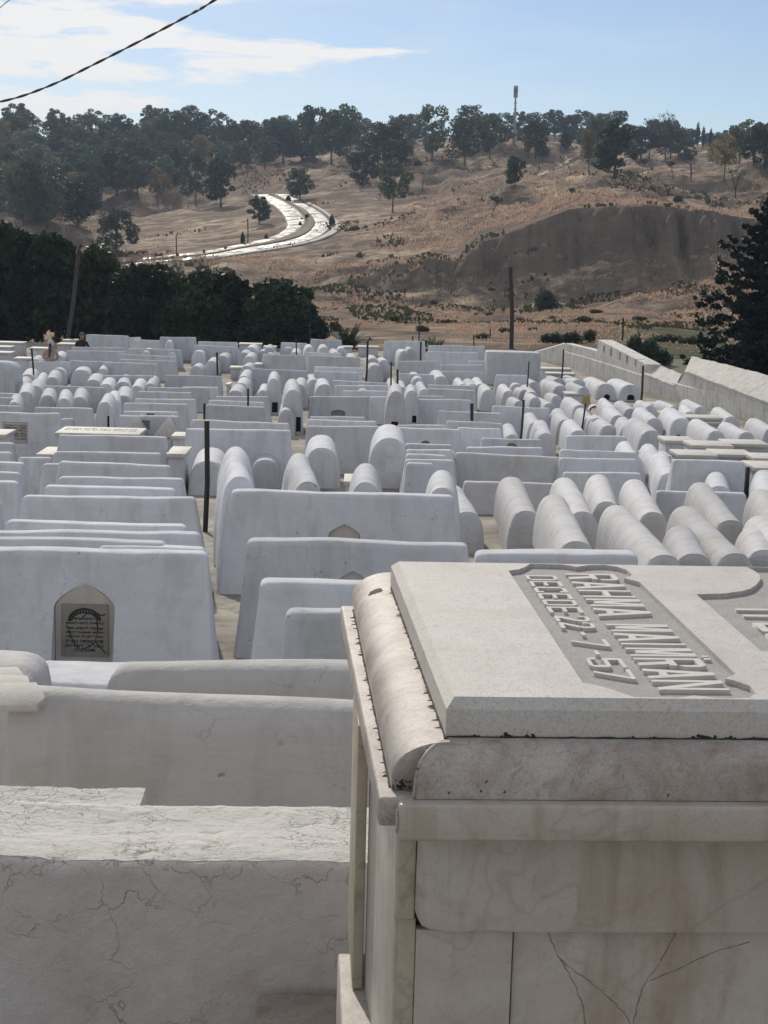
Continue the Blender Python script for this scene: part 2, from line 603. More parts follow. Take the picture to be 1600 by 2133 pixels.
TD = [62, 68, 90, 120, 152, 157.5, 161.5, 200, 240, 290, 340, 380, 430, 520, 900, 2500]
TT = {
    -500: [755, 712, 672, 640, 600, 593, 580, 530, 480, 430, 375, 335, 300, 300, 330, 420],
    0: [755, 712, 672, 640, 600, 593, 580, 530, 480, 430, 375, 330, 300, 300, 330, 420],
    250: [755, 712, 675, 640, 590, 582, 568, 538, 490, 440, 380, 330, 300, 298, 330, 420],
    450: [755, 712, 672, 640, 595, 586, 570, 520, 470, 425, 372, 335, 305, 300, 330, 420],
    600: [755, 712, 675, 645, 610, 597, 575, 505, 445, 400, 362, 335, 310, 305, 330, 420],
    750: [755, 712, 672, 648, 626, 599, 552, 490, 430, 385, 350, 328, 312, 308, 330, 420],
    850: [755, 712, 674, 650, 636, 605, 550, 482, 427, 379, 344, 325, 312, 310, 330, 420],
    900: [755, 712, 675, 652, 638, 602, 538, 478, 425, 375, 340, 322, 312, 312, 330, 420],
    950: [755, 712, 675, 654, 642, 608, 548, 462, 414, 362, 327, 311, 306, 309, 330, 420],
    1000: [755, 712, 676, 655, 644, 594, 505, 450, 405, 352, 315, 302, 302, 308, 330, 420],
    1100: [755, 712, 677, 657, 644, 584, 478, 435, 395, 345, 310, 302, 304, 310, 330, 420],
    1200: [755, 714, 678, 658, 640, 569, 442, 415, 385, 345, 322, 315, 312, 312, 330, 420],
    1350: [757, 718, 682, 650, 618, 554, 440, 418, 392, 362, 340, 330, 322, 316, 330, 420],
    1500: [760, 725, 690, 636, 588, 538, 450, 425, 400, 370, 350, 338, 328, 318, 330, 420],
    1650: [760, 730, 692, 630, 575, 539, 475, 430, 405, 375, 352, 340, 330, 320, 330, 420],
    2200: [760, 730, 692, 630, 575, 555, 520, 440, 405, 375, 352, 340, 330, 320, 330, 420],
}
tx = sorted(TT)
tu = np.array([ray(x, 480).x / ray(x, 480).y for x in tx])
tz = np.array([[at(x, y, D).z for y, D in zip(TT[x], TD)] for x in tx])
NU = 340
U = np.concatenate([np.linspace(-0.62, -0.32, 24)[:-1], np.linspace(-0.32, 0.32, NU), np.linspace(0.32, 0.62, 24)[1:]])
DD = np.concatenate([np.linspace(62, 146, 90)[:-1], np.linspace(146, 168, 56)[:-1], np.linspace(168, 440, 190)[:-1], np.linspace(440, 900, 30)[:-1], np.linspace(900, 2500, 12)])
UU, DG = np.meshgrid(U, DD, indexing='ij')


def table_z(u, d):
    iu = np.clip(np.searchsorted(tu, u) - 1, 0, len(tu) - 2)
    fu = np.clip((u - tu[iu]) / (tu[iu + 1] - tu[iu]), 0, 1)
    td = np.array(TD, float)
    idd = np.clip(np.searchsorted(td, d) - 1, 0, len(td) - 2)
    fd = np.clip((d - td[idd]) / (td[idd + 1] - td[idd]), 0, 1)
    a = tz[iu, idd] * (1 - fd) + tz[iu, idd + 1] * fd
    b = tz[iu + 1, idd] * (1 - fd) + tz[iu + 1, idd + 1] * fd
    return a * (1 - fu) + b * fu


XX = UU * DG
road_mask = np.clip(1 - np.abs(UU + 0.09) / 0.12, 0, 1) * np.clip(1 - np.abs(DG - 235) / 75, 0, 1)
road_mask = np.clip(road_mask * 3, 0, 1)
ZZ0 = table_z(UU, DG)
gully = np.abs(vnoise(XX / 4.0, DG / 90, 5)) * 4.0 + np.abs(vnoise(XX / 1.5, DG / 60, 9)) * 1.8 + vnoise(XX / 17, DG / 120, 2) * 4.0
gully = gully + fbm(XX / 2.6, DG / 2.2 + ZZ0 / 1.5, 3, 41) * 0.7
warp = gully * np.exp(-((DG - 157) / 12) ** 2) * np.clip((UU + 0.05) * 14, 0, 1)
ZZ = table_z(UU, DG + warp)
# soften the crease lines of the table, except on the scarp
sm = ZZ.copy()
for _ in range(10):
    sm[1:-1, :] = (sm[:-2, :] + sm[1:-1, :] * 2 + sm[2:, :]) / 4
    sm[:, 1:-1] = (sm[:, :-2] + sm[:, 1:-1] * 2 + sm[:, 2:]) / 4
keep = np.clip(2 * np.exp(-((DG - 157) / 11) ** 2), 0, 1) * np.clip((UU + 0.05) * 22, 0, 1)
ZZ = sm * (1 - keep) + ZZ * keep
far = np.clip((DG - 66) / 30, 0, 1)
lump = fbm(XX / 23, DG / 20, 4, 3) * 2.3 + np.abs(fbm(XX / 10, DG / 9, 3, 8)) * 1.6 + fbm(XX / 3.6, DG / 3.2, 3, 4) * 0.42
near_scarp = np.exp(-((DG - 163) / 18) ** 2) * np.clip((UU + 0.05) * 20, 0, 1)
lump = lump * np.clip((DG - 66) / 130, 0.18, 1) * (1 - 0.93 * road_mask) * (1 - 0.85 * near_scarp)
mounds = np.clip(fbm(XX / 7, DG / 6, 3, 21) - 0.1, 0, 1) * 1.1 * np.exp(-((DG - 118) / 32) ** 2) * np.clip((UU + 0.06) * 14, 0, 1)
ridge = np.clip(fbm(XX / 26, DG / 9, 3, 31), 0, 1) * 1.8 * np.exp(-((DG - 215) / 26) ** 2) * np.clip((UU + 0.02) * 14, 0, 1)
ZZ = ZZ + (lump + mounds + ridge) * far
nu, nd = UU.shape
verts = np.stack([XX, DG, ZZ], -1).reshape(-1, 3)
ii, jj = np.meshgrid(np.arange(nu - 1), np.arange(nd - 1), indexing='ij')
q = (ii * nd + jj).reshape(-1)
faces = np.stack([q, q + nd, q + nd + 1, q + 1], -1)
me = mesh_from("hillside", verts.tolist(), faces.tolist())
me.shade_smooth()

m, n, l, b = mat("dry hillside")
v = coords(n, l)
geo = n.new('ShaderNodeNewGeometry')
sxyz = n.new('ShaderNodeSeparateXYZ')
l.new(geo.outputs['True Normal'], sxyz.inputs[0])
t1 = tnoise(n, l, v, 0.055, 8, 0.6, 0.8)
t2 = tnoise(n, l, v, 0.35, 8, 0.65, 0.6)
st = n.new('ShaderNodeMapping')
st.inputs['Scale'].default_value = (0.25, 0.9, 0.9)
l.new(v, st.inputs[0])
t3 = tnoise(n, l, st.outputs[0], 1.6, 7, 0.7, 0.4)
c = ramp(n, l, t1, [(0.36, (0.20, 0.145, 0.11)), (0.5, (0.41, 0.31, 0.225)), (0.62, (0.63, 0.50, 0.36))])  # palest straw stop lifted to paint sunlit patches into the slope colour
c = mixrgb(n, l, ramp(n, l, t2, [(0.42, 0.0), (0.60, 0.9)]), c, (0.125, 0.095, 0.08))
c = mixrgb(n, l, ramp(n, l, t3, [(0.50, 0.0), (0.68, 0.8)]), c, (0.11, 0.095, 0.06))
tg = tnoise(n, l, v, 0.16, 6, 0.65, 0.5)
c = mixrgb(n, l, ramp(n, l, tg, [(0.58, 0.0), (0.66, 0.7)]), c, (0.095, 0.095, 0.05))
gmx = n.new('ShaderNodeSeparateXYZ')
l.new(v, gmx.inputs[0])
gq = mk(n, 'ShaderNodeMapRange')
gq.inputs[1].default_value, gq.inputs[2].default_value = 90.0, 78.0
l.new(gmx.outputs[1], gq.inputs[0])
gq2 = mk(n, 'ShaderNodeMapRange')
gq2.inputs[1].default_value, gq2.inputs[2].default_value = 7.0, 11.0
l.new(gmx.outputs[0], gq2.inputs[0])
gm_ = mk(n, 'ShaderNodeMath', operation='MULTIPLY')
l.new(gq.outputs[0], gm_.inputs[0])
l.new(gq2.outputs[0], gm_.inputs[1])
c = mixrgb(n, l, gm_.outputs[0], c, mixrgb(n, l, ramp(n, l, t3, [(0.4, 0.0), (0.6, 1.0)]), (0.065, 0.078, 0.04), (0.17, 0.15, 0.09)))
stp = ramp(n, l, sxyz.outputs[2], [(0.72, 1.0), (0.87, 0.0)])
clay = ramp(n, l, t2, [(0.3, (0.16, 0.13, 0.11)), (0.7, (0.26, 0.215, 0.175))])
vst = n.new('ShaderNodeMapping')
vst.inputs['Scale'].default_value = (.45, .12, .04)
l.new(v, vst.inputs[0])
clay = mixrgb(n, l, ramp(n, l, tnoise(n, l, vst.outputs[0], 1.5, 7, 0.7, 0.5), [(0.42, 0.0), (0.66, 0.75)]), clay, (0.125, 0.10, 0.085))
c = mixrgb(n, l, stp, c, clay)
l.new(c, b.inputs['Base Color'])
b.inputs['Roughness'].default_value = 0.95
b.inputs['Specular IOR Level'].default_value = 0.1
p = bump(n, l, b, t3, 0.9, 0.5)
bump(n, l, b, tnoise(n, l, v, 2.2, 6, 0.75), 0.6, 0.25, p)
M['hill'] = m
hill = tag(link("hillside", me, m), None, None, kind='structure')


def hill_hit(px, py):
    d = ray(px, py)
    u, s = d.x / d.y, d.z / d.y
    iu = int(np.clip(np.searchsorted(U, u) - 1, 0, nu - 2))
    fu = (u - U[iu]) / (U[iu + 1] - U[iu])
    zc = ZZ[iu] * (1 - fu) + ZZ[iu + 1] * fu
    over = zc - s * DD
    for k in range(1, nd):
        if over[k] >= 0 and over[k - 1] < 0:
            t = -over[k - 1] / (over[k] - over[k - 1])
            D = DD[k - 1] + t * (DD[k] - DD[k - 1])
            return Vector((u * D, D, s * D))
    return None


def hill_base(px, py):
    for k in range(40):
        P = hill_hit(px, py + 3 * k)
        if P is not None:
            return P
    return at(px, py, 400)


def hill_z(x, y):
    u = x / y
    iu = int(np.clip(np.searchsorted(U, u) - 1, 0, nu - 2))
    idd = int(np.clip(np.searchsorted(DD, y) - 1, 0, nd - 2))
    fu = (u - U[iu]) / (U[iu + 1] - U[iu])
    fd = (y - DD[idd]) / (DD[idd + 1] - DD[idd])
    return float((ZZ[iu, idd] * (1 - fu) + ZZ[iu + 1, idd] * fu) * (1 - fd) + (ZZ[iu, idd + 1] * (1 - fu) + ZZ[iu + 1, idd + 1] * fu) * fd)


# cemetery ground
gx = np.linspace(-26, 26, 105)
gy = np.concatenate([np.linspace(-4, 30, 100)[:-1], np.linspace(30, 63, 60)])
gv, gf = [], []
for y in gy:
    for x in gx:
        gv.append((x, y, gz(max(y, 0.01)) + 0.03 * noise.noise(Vector((x * 0.9, y * 0.9, 3))) + 0.012 * noise.noise(Vector((x * 3, y * 3, 8)))))
for j in range(len(gy) - 1):
    for i in range(len(gx) - 1):
        a = j * len(gx) + i
        gf.append((a, a + 1, a + 1 + len(gx), a + len(gx)))
m, n, l, b = mat("cemetery path cement")
v = coords(n, l)
t1, t2, t3 = tnoise(n, l, v, 0.8, 7, 0.65, 0.5), tnoise(n, l, v, 5, 7, 0.7, 0.5), tnoise(n, l, v, 30, 5, 0.75)
c = ramp(n, l, t1, [(0.35, (0.17, 0.15, 0.125)), (0.62, (0.40, 0.37, 0.315))])
c = mixrgb(n, l, ramp(n, l, t2, [(0.5, 0.0), (0.68, 0.85)]), c, (0.12, 0.10, 0.08))
c = mixrgb(n, l, ramp(n, l, t3, [(0.6, 0.0), (0.75, 0.5)]), c, (0.5, 0.46, 0.4))
gx3 = n.new('ShaderNodeSeparateXYZ')
l.new(v, gx3.inputs[0])
g1 = mk(n, 'ShaderNodeMath', operation='MULTIPLY_ADD')
l.new(gx3.outputs[1], g1.inputs[0])
g1.inputs[1].default_value, g1.inputs[2].default_value = 0.21, -0.21 * 39 - 10.3
g2 = mk(n, 'ShaderNodeMath', operation='ADD', use_clamp=True)
l.new(g1.outputs[0], g2.inputs[0])
l.new(gx3.outputs[0], g2.inputs[1])
c = mixrgb(n, l, g2.outputs[0], c, mixrgb(n, l, t2, (0.06, 0.075, 0.035), (0.14, 0.125, 0.075)))
l.new(c, b.inputs['Base Color'])
b.inputs['Roughness'].default_value = 0.9
p = bump(n, l, b, t2, 0.6, 0.04)
bump(n, l, b, t3, 0.5, 0.015, p)
me = mesh_from("ground", gv, gf)
me.shade_smooth()
tag(link("ground", me, m), None, None, kind='structure')

# ------------------------------------------------------------------ the winding road
m, n, l, b = mat("sun polished asphalt")
v = coords(n, l)
t1, t2 = tnoise(n, l, v, 0.25, 6, 0.6), tnoise(n, l, v, 0.55, 7, 0.75, 0.5)
l.new(ramp(n, l, t1, [(0.3, (0.10, 0.098, 0.095)), (0.7, (0.16, 0.155, 0.15))]), b.inputs['Base Color'])
l.new(ramp(n, l, t2, [(0.42, 0.38), (0.58, 0.85)]), b.inputs['Roughness'])
b.inputs['Specular IOR Level'].default_value = 0.6
M['road'] = m
M['median'] = simple("dry median earth", (0.22, 0.17, 0.10), 0.95, 0, 0.6, 0.5, 0.6)
M['kerb'] = simple("pale kerb stone", (0.4, 0.37, 0.33), 0.8, 0, 2, 0.3)


def catmull(p, k=8):
    out = []
    for i in range(len(p) - 1):
        p0, p1, p2, p3 = p[max(i - 1, 0)], p[i], p[i + 1], p[min(i + 2, len(p) - 1)]
        for s in range(k):
            t = s / k
            out.append(tuple(0.5 * (2 * b1 + (c1 - a1) * t + (2 * a1 - 5 * b1 + 4 * c1 - d1) * t * t + (3 * b1 - a1 - 3 * c1 + d1) * t ** 3) for a1, b1, c1, d1 in zip(p0, p1, p2, p3)))
    out.append(tuple(p[-1]))
    return out


def strip(name, L, Rr, m, lift, ground=True, th=0.25):
    L, Rr = catmull(L), catmull(Rr)
    vs, fs = [], []
    NS = 6
    for a, c2 in zip(L, Rr):
        A, B = hill_hit(*a), hill_hit(*c2)
        A = A if A is not None else at(a[0], a[1], 290)
        B = B if B is not None else at(c2[0], c2[1], 290)
        for s in range(NS + 1):
            P = A.lerp(B, s / NS)
            vs.append((P.x, P.y, hill_z(P.x, P.y) + lift))
    nrow = len(L)
    for i in range(nrow - 1):
        for s in range(NS):
            a = i * (NS + 1) + s
            fs.append((a, a + 1, a + NS + 2, a + NS + 1))
    me = mesh_from(name, vs, fs)
    me.shade_smooth()
    o = link(name, me, m)
    so = o.modifiers.new("thick", 'SOLIDIFY')
    so.thickness = -th
    so.offset = 1
    return tag(o, None, None, kind='structure')


strip("road", [(225, 547), (330, 535), (430, 524), (510, 508), (560, 497), (595, 478), (592, 455), (572, 432), (545, 418), (520, 406)],
      [(225, 552), (330, 540), (430, 530), (510, 515), (570, 502), (618, 484), (640, 462), (622, 438), (592, 420), (558, 405)], M['road'], 0.10)
strip("road", [(225, 555), (330, 543), (430, 533), (512, 518), (580, 507), (632, 492), (655, 468), (640, 442), (608, 424), (572, 405)],
      [(225, 559), (330, 548), (430, 540), (520, 526), (600, 513), (660, 497), (692, 472), (672, 446), (634, 424), (606, 406)], M['road'], 0.10)
strip("road_median", [(225, 552.5), (330, 540.5), (430, 530.5), (510, 515.5), (570, 502.5), (619, 484.5), (641, 462), (623, 438), (593, 420), (559, 405)],
      [(225, 554.5), (330, 542.5), (430, 532.5), (512, 517.5), (579, 506.5), (631, 491.5), (654, 468), (639, 442), (607, 424), (571, 405)], M['median'], 0.22)
strip("pavement", [(430, 541), (520, 527), (600, 514), (662, 498), (696, 472), (676, 446), (638, 424)],
      [(430, 543), (520, 529.5), (600, 517), (672, 500), (710, 475), (684, 446), (646, 424)], M['kerb'], 0.2)
# the pale footpath worn over the ridge
strip("footpath", [(1120, 365), (1150, 352), (1172, 340), (1186, 330), (1205, 322)], [(1126, 367), (1157, 354), (1182, 341), (1196, 331), (1215, 322)], simple("worn path dust", (0.52, 0.42, 0.33), 0.95, 0, 0.5, 0.25), 0.06, th=0.1)

# ------------------------------------------------------------------ vegetation
UPV = Vector((0, 0, 1))


def leaf_cloud(blobs, per, size, flat=0.0, jitter=0.35, seed=0, hollow=0.55):
    """blobs: (x,y,z,rx,ry,rz); returns verts, faces of leaf-clump quads"""
    rg = np.random.default_rng(seed)
    V, Fc = [], []
    tot = sum(b1[3] * b1[4] for b1 in blobs)
    for b1 in blobs:
        k = max(12, int(per * b1[3] * b1[4] / tot))
        d = rg.normal(size=(k, 3))
        d /= np.linalg.norm(d, axis=1)[:, None]
        rad = hollow + (1 - hollow) * rg.random(k) ** 0.5
        rad *= 1 + rg.normal(size=k) * 0.10
        P = d * rad[:, None] * np.array(b1[3:6]) + np.array(b1[:3])
        a = rg.normal(size=(k, 3)) + d * 0.2
        a[:, 2] *= (1 - flat)
        a /= np.linalg.norm(a, axis=1)[:, None]
        c1 = np.cross(a, rg.normal(size=(k, 3)))
        c1 /= np.linalg.norm(c1, axis=1)[:, None]
        s = size * (0.6 + 0.8 * rg.random(k))[:, None]
        s2 = s * (0.45 + 0.35 * rg.random(k))[:, None]
        base = len(V) and sum(len(x) for x in V)
        quad = np.stack([P - a * s, P + c1 * s2, P + a * s, P - c1 * s2], 1).reshape(-1, 3)
        V.append(quad)
        f = (np.arange(k) * 4)[:, None] + np.arange(4)[None, :] + base
        Fc.append(f)
    return np.concatenate(V), np.concatenate(Fc)


def leaf_mesh(name, *a, **k):
    v1, f1 = leaf_cloud(*a, **k)
    me = bpy.data.meshes.new(name)
    me.from_pydata(v1.tolist(), [], f1.tolist())
    me.update()
    return me


def trunk_mesh(name, h0, r0, limbs, seed, lean=0.0, twigs=0):
    rd = random.Random(seed)
    mb = MB()
    pts, rr = [], []
    for i in range(7):
        t = i / 6
        pts.append((lean * t * t * h0 + 0.06 * h0 * noise.noise(Vector((t * 3, seed, 0))) * t, 0.05 * h0 * noise.noise(Vector((t * 3, seed, 5))) * t, h0 * t))
        rr.append(r0 * (1 - 0.45 * t) * (1.35 if i == 0 else 1))
    mb.tube(pts, rr, 8)
    for (tx_, ty_, tz_) in limbs:
        t = rd.uniform(0.45, 1.0)
        i = min(5, int(t * 6))
        st_ = Vector(pts[i]).lerp(Vector(pts[i + 1]), t * 6 - i)
        en = Vector((tx_, ty_, tz_))
        mid = st_.lerp(en, 0.5) + Vector((rd.uniform(-.1, .1), rd.uniform(-.1, .1), 0.12)) * (en - st_).length
        r = r0 * 0.45
        mb.tube([st_, st_.lerp(mid, 0.55), mid, en], [r, r * .75, r * .55, r * .15], 6)
        for _ in range(twigs):
            e2 = mid.lerp(en, rd.uniform(0, .9)) + Vector((rd.gauss(0, .3), rd.gauss(0, .3), abs(rd.gauss(0.3, .3)))) * (en - st_).length * 0.6
            mb.tube([mid, mid.lerp(e2, .6) + Vector((0, 0, .05)), e2], [r * .4, r * .25, r * .08], 4)
    return mesh_from(name, mb.v, mb.f, 60)


TREES = {}


def tree_kind(key, crown_m, bark_m, blobs, per, size, th, tr, seed, lean=0.0, twigs=0, hollow=0.5, flat=0.0):
    cm = leaf_mesh("crown", blobs, per, size, seed=seed, hollow=hollow, flat=flat) if per else None
    if cm:
        cm.materials.append(crown_m)
    tm = trunk_mesh("trunk", th, tr, [(b1[0] * .8, b1[1] * .8, b1[2]) for b1 in blobs], seed, lean, twigs)
    tm.materials.append(bark_m)
    TREES[key] = (cm, tm)


def gum_blobs(seed, hgt=9.0, spread=2.6, k=9, low=0.42):
    rd = random.Random(seed)
    out = []
    k = int(k * 1.7)
    for i in range(k):
        t = low + (0.97 - low) * (i + 0.5) / k
        w = spread * (0.45 + 0.9 * math.sin(math.pi * min(1, (t - low) / (1 - low) * 0.8 + 0.15)))
        a = i * 2.4 + rd.uniform(-.5, .5)
        rr = w * rd.uniform(0.25, 0.75)
        s = rd.uniform(0.45, 1.45) * spread * 0.36
        out.append((math.cos(a) * rr, math.sin(a) * rr, t * hgt, s, s, s * rd.uniform(0.6, 0.85)))
    return out


for k, (sd, hh, sp, nb, lo, per) in enumerate([(1, 9, 2.9, 10, .24, 1600), (2, 9, 3.2, 9, .30, 1600), (3, 9, 2.4, 9, .20, 1500), (4, 9, 3.6, 11, .24, 1900), (5, 9, 2.7, 8, .34, 1200)]):
    tree_kind(f"gum{k}", M['leaf_gum'], M['bark_pale'], gum_blobs(sd, hh, sp, nb, lo), int(per * 1.9), 0.21, hh * 0.62, 0.17, sd)
for k, (sd, sp, lo, per) in enumerate([(11, 3.5, .16, 2100), (12, 3.1, .22, 1900), (13, 3.9, .18, 2100)]):
    tree_kind(f"dark{k}", M['leaf_dark'], M['bark'], gum_blobs(sd, 9, sp, 12, lo), int(per * 1.9), 0.22, 4.6, 0.2, sd, hollow=0.4)
for k, (sd, sp) in enumerate([(21, 2.4), (22, 3.0)]):
    tree_kind(f"light{k}", M['leaf_light'], M['bark_pale'], gum_blobs(sd, 9, sp, 9, .36), 2000, 0.2, 5.2, 0.15, sd)
tree_kind("bare", M['leaf_gum'], M['bark'], [(math.cos(a) * 2.6, math.sin(a) * 2.6, 7.5 + (i % 3) * .6, 1.2, 1.2, .9) for i, a in enumerate((0, 1.1, 2.2, 3.3, 4.4, 5.5))], 130, 0.25, 4.0, 0.2, 31, 0.1, 4)
tree_kind("leaning", M['leaf_dark'], M['bark'], [(2.6, 0, 7.6, 2.3, 2.0, 1.1), (1.0, .4, 8.0, 1.8, 1.6, .9)], 420, 0.28, 6.4, 0.22, 32, 0.4, 2)
tree_kind("cypress", M['leaf_dark'], M['bark'], [(0, 0, 1.6 + .95 * i, .95 * math.sin(math.pi * (i + 1.6) / 9.3) + .1, .95 * math.sin(math.pi * (i + 1.6) / 9.3) + .1, .9) for i in range(8)], 1400, 0.2, 6.0, 0.16, 41, hollow=0.3)
tree_kind("cypress_wide", M['leaf_dark'], M['bark'], [(0, 0, 1.2 + .8 * i, 2.3 * math.sin(math.pi * (i + 2) / 11.5) + .1, 2.3 * math.sin(math.pi * (i + 2) / 11.5) + .1, 1.0) for i in range(9)], 1900, 0.25, 5.0, 0.2, 42, hollow=0.3)
tree_kind("skeletal", M['leaf_gum'], M['bark'], [(math.cos(a) * 1.6, math.sin(a) * 1.6, 8.2 + (i % 3) * .5, .7, .7, .6) for i, a in enumerate((0.3, 1.6, 2.9, 4.2, 5.3))], 60, 0.2, 5.0, 0.16, 33, 0.0, 6)
KIND_DESC = {'gum': 'airy grey-green gum tree', 'dark': 'dark dense evergreen tree', 'light': 'yellowish thin-leaved tree', 'bare': 'nearly bare branching tree',
             'leaning': 'leaning flat-topped tree', 'cypress': 'slim pointed cypress', 'cypress_wide': 'broad cone-shaped evergreen', 'skeletal': 'leafless bare-branched tree'}
pending = []   # (object, family, short description, px, py, category)


def hill_tree(kind, px, ytop, ybase, wide=1.0, base=None):
    P = base if base is not None else hill_base(px, ybase)
    hm = (ybase - ytop) * P.y / F if base is None else ytop
    s = hm / 9.6
    root = empty("hill_tree", (P.x, P.y, P.z - 0.1), random.uniform(0, 6.28))
    root.scale = (s * wide, s * wide, s)
    cm, tm = TREES[kind]
    link("trunk", tm, None, root)
    if cm:
        link("crown", cm, None, root)
    fam = KIND_DESC.get(kind.rstrip('0123456789'), 'tree')
    q = project((P.x, P.y, P.z + hm * 0.5))
    pending.append((root, 'tree', fam, q[0], q[1], 'tree', 'trees on the dry hillside'))
    return root


HT = [('gum0', 900, 218, 336, 1.0), ('gum3', 968, 236, 345, 1.1), ('gum2', 1020, 243, 330, 1.0), ('dark0', 1115, 248, 328, 1.15), ('dark2', 1052, 262, 302, 1.0),
      ('dark1', 1180, 272, 312, 1.3), ('dark0', 1246, 240, 345, 1.0), ('dark1', 1280, 246, 372, 1.15), ('light0', 1226, 270, 356, 1.0), ('dark2', 1335, 262, 332, 1.4),
      ('gum3', 1397, 255, 332, 1.2), ('dark2', 1425, 288, 336, 1.2), ('cypress', 1452, 252, 305, 1.0), ('cypress', 1464, 260, 308, 1.0), ('cypress', 1479, 264, 310, .9),
      ('light1', 1508, 275, 376, 1.0), ('gum4', 1540, 250, 342, 1.3), ('dark0', 1592, 252, 352, 1.2), ('bare', 1532, 350, 412, 1.1), ('dark1', 1072, 322, 392, 1.0),
      ('leaning', 1024, 405, 455, .9), ('bare', 880, 345, 400, .7), ('gum1', 818, 330, 442, .9), ('dark0', 757, 303, 388, 1.1), ('dark2', 800, 252, 352, 1.1),
      ('gum0', 690, 228, 342, 1.1), ('dark1', 655, 218, 340, 1.1), ('gum4', 722, 213, 332, 1.1), ('leaning', 1338, 328, 366, .9), ('leaning', 1402, 334, 372, .9),
      ('dark0', 838, 290, 345, 1.2), ('dark0', 357, 224, 338, 1.0), ('gum2', 405, 235, 342, 1.0), ('gum4', 455, 226, 335, 1.0), ('dark2', 170, 236, 300, 1.2), ('dark1', 540, 404, 468, 1.1),
      ('dark2', 625, 347, 416, 1.05), ('dark0', 243, 428, 528, 1.0), ('dark2', 162, 374, 470, 1.1), ('gum0', 408, 315, 425, 1.0), ('dark1', 460, 326, 432, 1.0),
      ('gum3', 552, 282, 352, 1.1), ('light1', 328, 345, 430, .9), ('gum1', 205, 300, 420, .9), ('dark0', 18, 338, 400, 1.1), ('gum3', 48, 395, 470, 1.1), ('dark2', 98, 388, 474, .9),
      ('leaning', 1185, 388, 428, .7), ('skeletal', 1352, 246, 330, .9), ('skeletal', 1386, 236, 330, .9), ('gum4', 1570, 246, 345, 1.1), ('dark1', 590, 250, 340, 1.2), ('dark2', 520, 250, 335, 1.2),
      ('gum0', 300, 255, 345, 1.1), ('gum1', 120, 240, 320, 1.2), ('dark1', 30, 236, 318, 1.2), ('dark0', 225, 250, 330, 1.1), ('gum2', 560, 245, 335, .8), ('gum0', 505, 410, 512, .3)]
HT.pop()
for t in HT:
    hill_tree(*t)
rd = random.Random(5)
kinds = ['gum0', 'gum1', 'gum2', 'gum3', 'gum4', 'dark0', 'dark1', 'dark2', 'light0']
placed = [(t[1], t[3]) for t in HT]
tries = 0
nfill = 0
while nfill < 132 and tries < 9000:
    tries += 1
    px, py = rd.uniform(-60, 660), 285 + 175 * rd.random() ** 1.1
    if py > 335 + max(0, (560 - px)) * 0.30 or (px > 500 and py > 372):
        continue
    if 270 < px < 600 and py > 432:
        continue
    if min((abs(px - a) / 13) ** 2 + (abs(py - c2) / 8) ** 2 for a, c2 in placed) < 1:
        continue
    P = hill_hit(px, py)
    if P is None or P.y > 470:
        continue
    placed.append((px, py))
    nfill += 1
    hill_tree(rd.choice(kinds), 0, rd.uniform(5.8, 9.6), 0, rd.uniform(0.9, 1.35), P)
for px in list(range(620, 900, 26)) + list(range(985, 1260, 32)) + list(range(1290, 1640, 22)):
    px += rd.uniform(-9, 9)
    P = hill_base(px, 306 + rd.uniform(0, 8))
    P = Vector((P.x / P.y, 1, 0)) * rd.uniform(395, 450)
    P.z = hill_z(P.x, P.y)
    hill_tree(rd.choice(['dark0', 'dark1', 'dark2', 'gum0', 'gum3']), 0, rd.uniform(6.0, 9.5), 0, rd.uniform(1.0, 1.4), P)


# dry grass tufts and low scrub over the slopes
def ground_cover(name, m, N, d0, d1, h0, h1, wd, seed, freq, thr, keepout=True):
    rg = np.random.default_rng(seed)
    u = rg.uniform(-.30, .30, N)
    d = np.exp(rg.uniform(math.log(d0), math.log(d1), N))
    x = u * d
    ok = (fbm(x / freq, d / freq, 3, seed) > thr) & (rg.random(N) < (d - 64) / 30)
    jig = fbm(x / 14, d / 14, 3, 77) * .05 + rg.normal(0, .012, N)
    ok &= ~((np.abs(u + .09) + jig < .085) & (np.abs(d - 238) < 55 + 200 * jig))
    u, d, x = u[ok], d[ok], x[ok]
    iu = np.clip(np.searchsorted(U, u) - 1, 0, nu - 2)
    idd = np.clip(np.searchsorted(DD, d) - 1, 0, nd - 2)
    fu = (u - U[iu]) / (U[iu + 1] - U[iu])
    fd = (d - DD[idd]) / (DD[idd + 1] - DD[idd])
    z = (ZZ[iu, idd] * (1 - fu) + ZZ[iu + 1, idd] * fu) * (1 - fd) + (ZZ[iu, idd + 1] * (1 - fu) + ZZ[iu + 1, idd + 1] * fu) * fd
    slope = np.abs(ZZ[iu, idd + 1] - ZZ[iu, idd]) / (DD[idd + 1] - DD[idd])
    g = slope < .55
    x, d, z = x[g], d[g], z[g]
    k = len(x)
    a = rg.uniform(0, 6.28, k)
    h = rg.uniform(h0, h1, k)
    h *= np.clip(d / 170, .42, 1)
    w = h * wd * rg.uniform(.6, 1.4, k)
    cx2, sx3 = np.cos(a) * w, np.sin(a) * w
    lx, ly = rg.normal(0, .25, k) * h, rg.normal(0, .25, k) * h
    P = np.stack([x, d, z - .04], -1)
    A = np.stack([cx2, sx3, np.zeros(k)], -1)
    T = np.stack([lx, ly, h], -1)
    V = np.stack([P - A * .7, P + A * .7, P + A * .9 + T, P + T * 1.15, P - A * .9 + T * .9], 1).reshape(-1, 3)
    f = (np.arange(k) * 5)[:, None] + np.arange(5)[None, :]
    me = bpy.data.meshes.new(name)
    me.from_pydata(V.tolist(), [], f.tolist())
    me.update()
    o = link(name, me, m)
    return tag(o, None, None, kind='stuff')


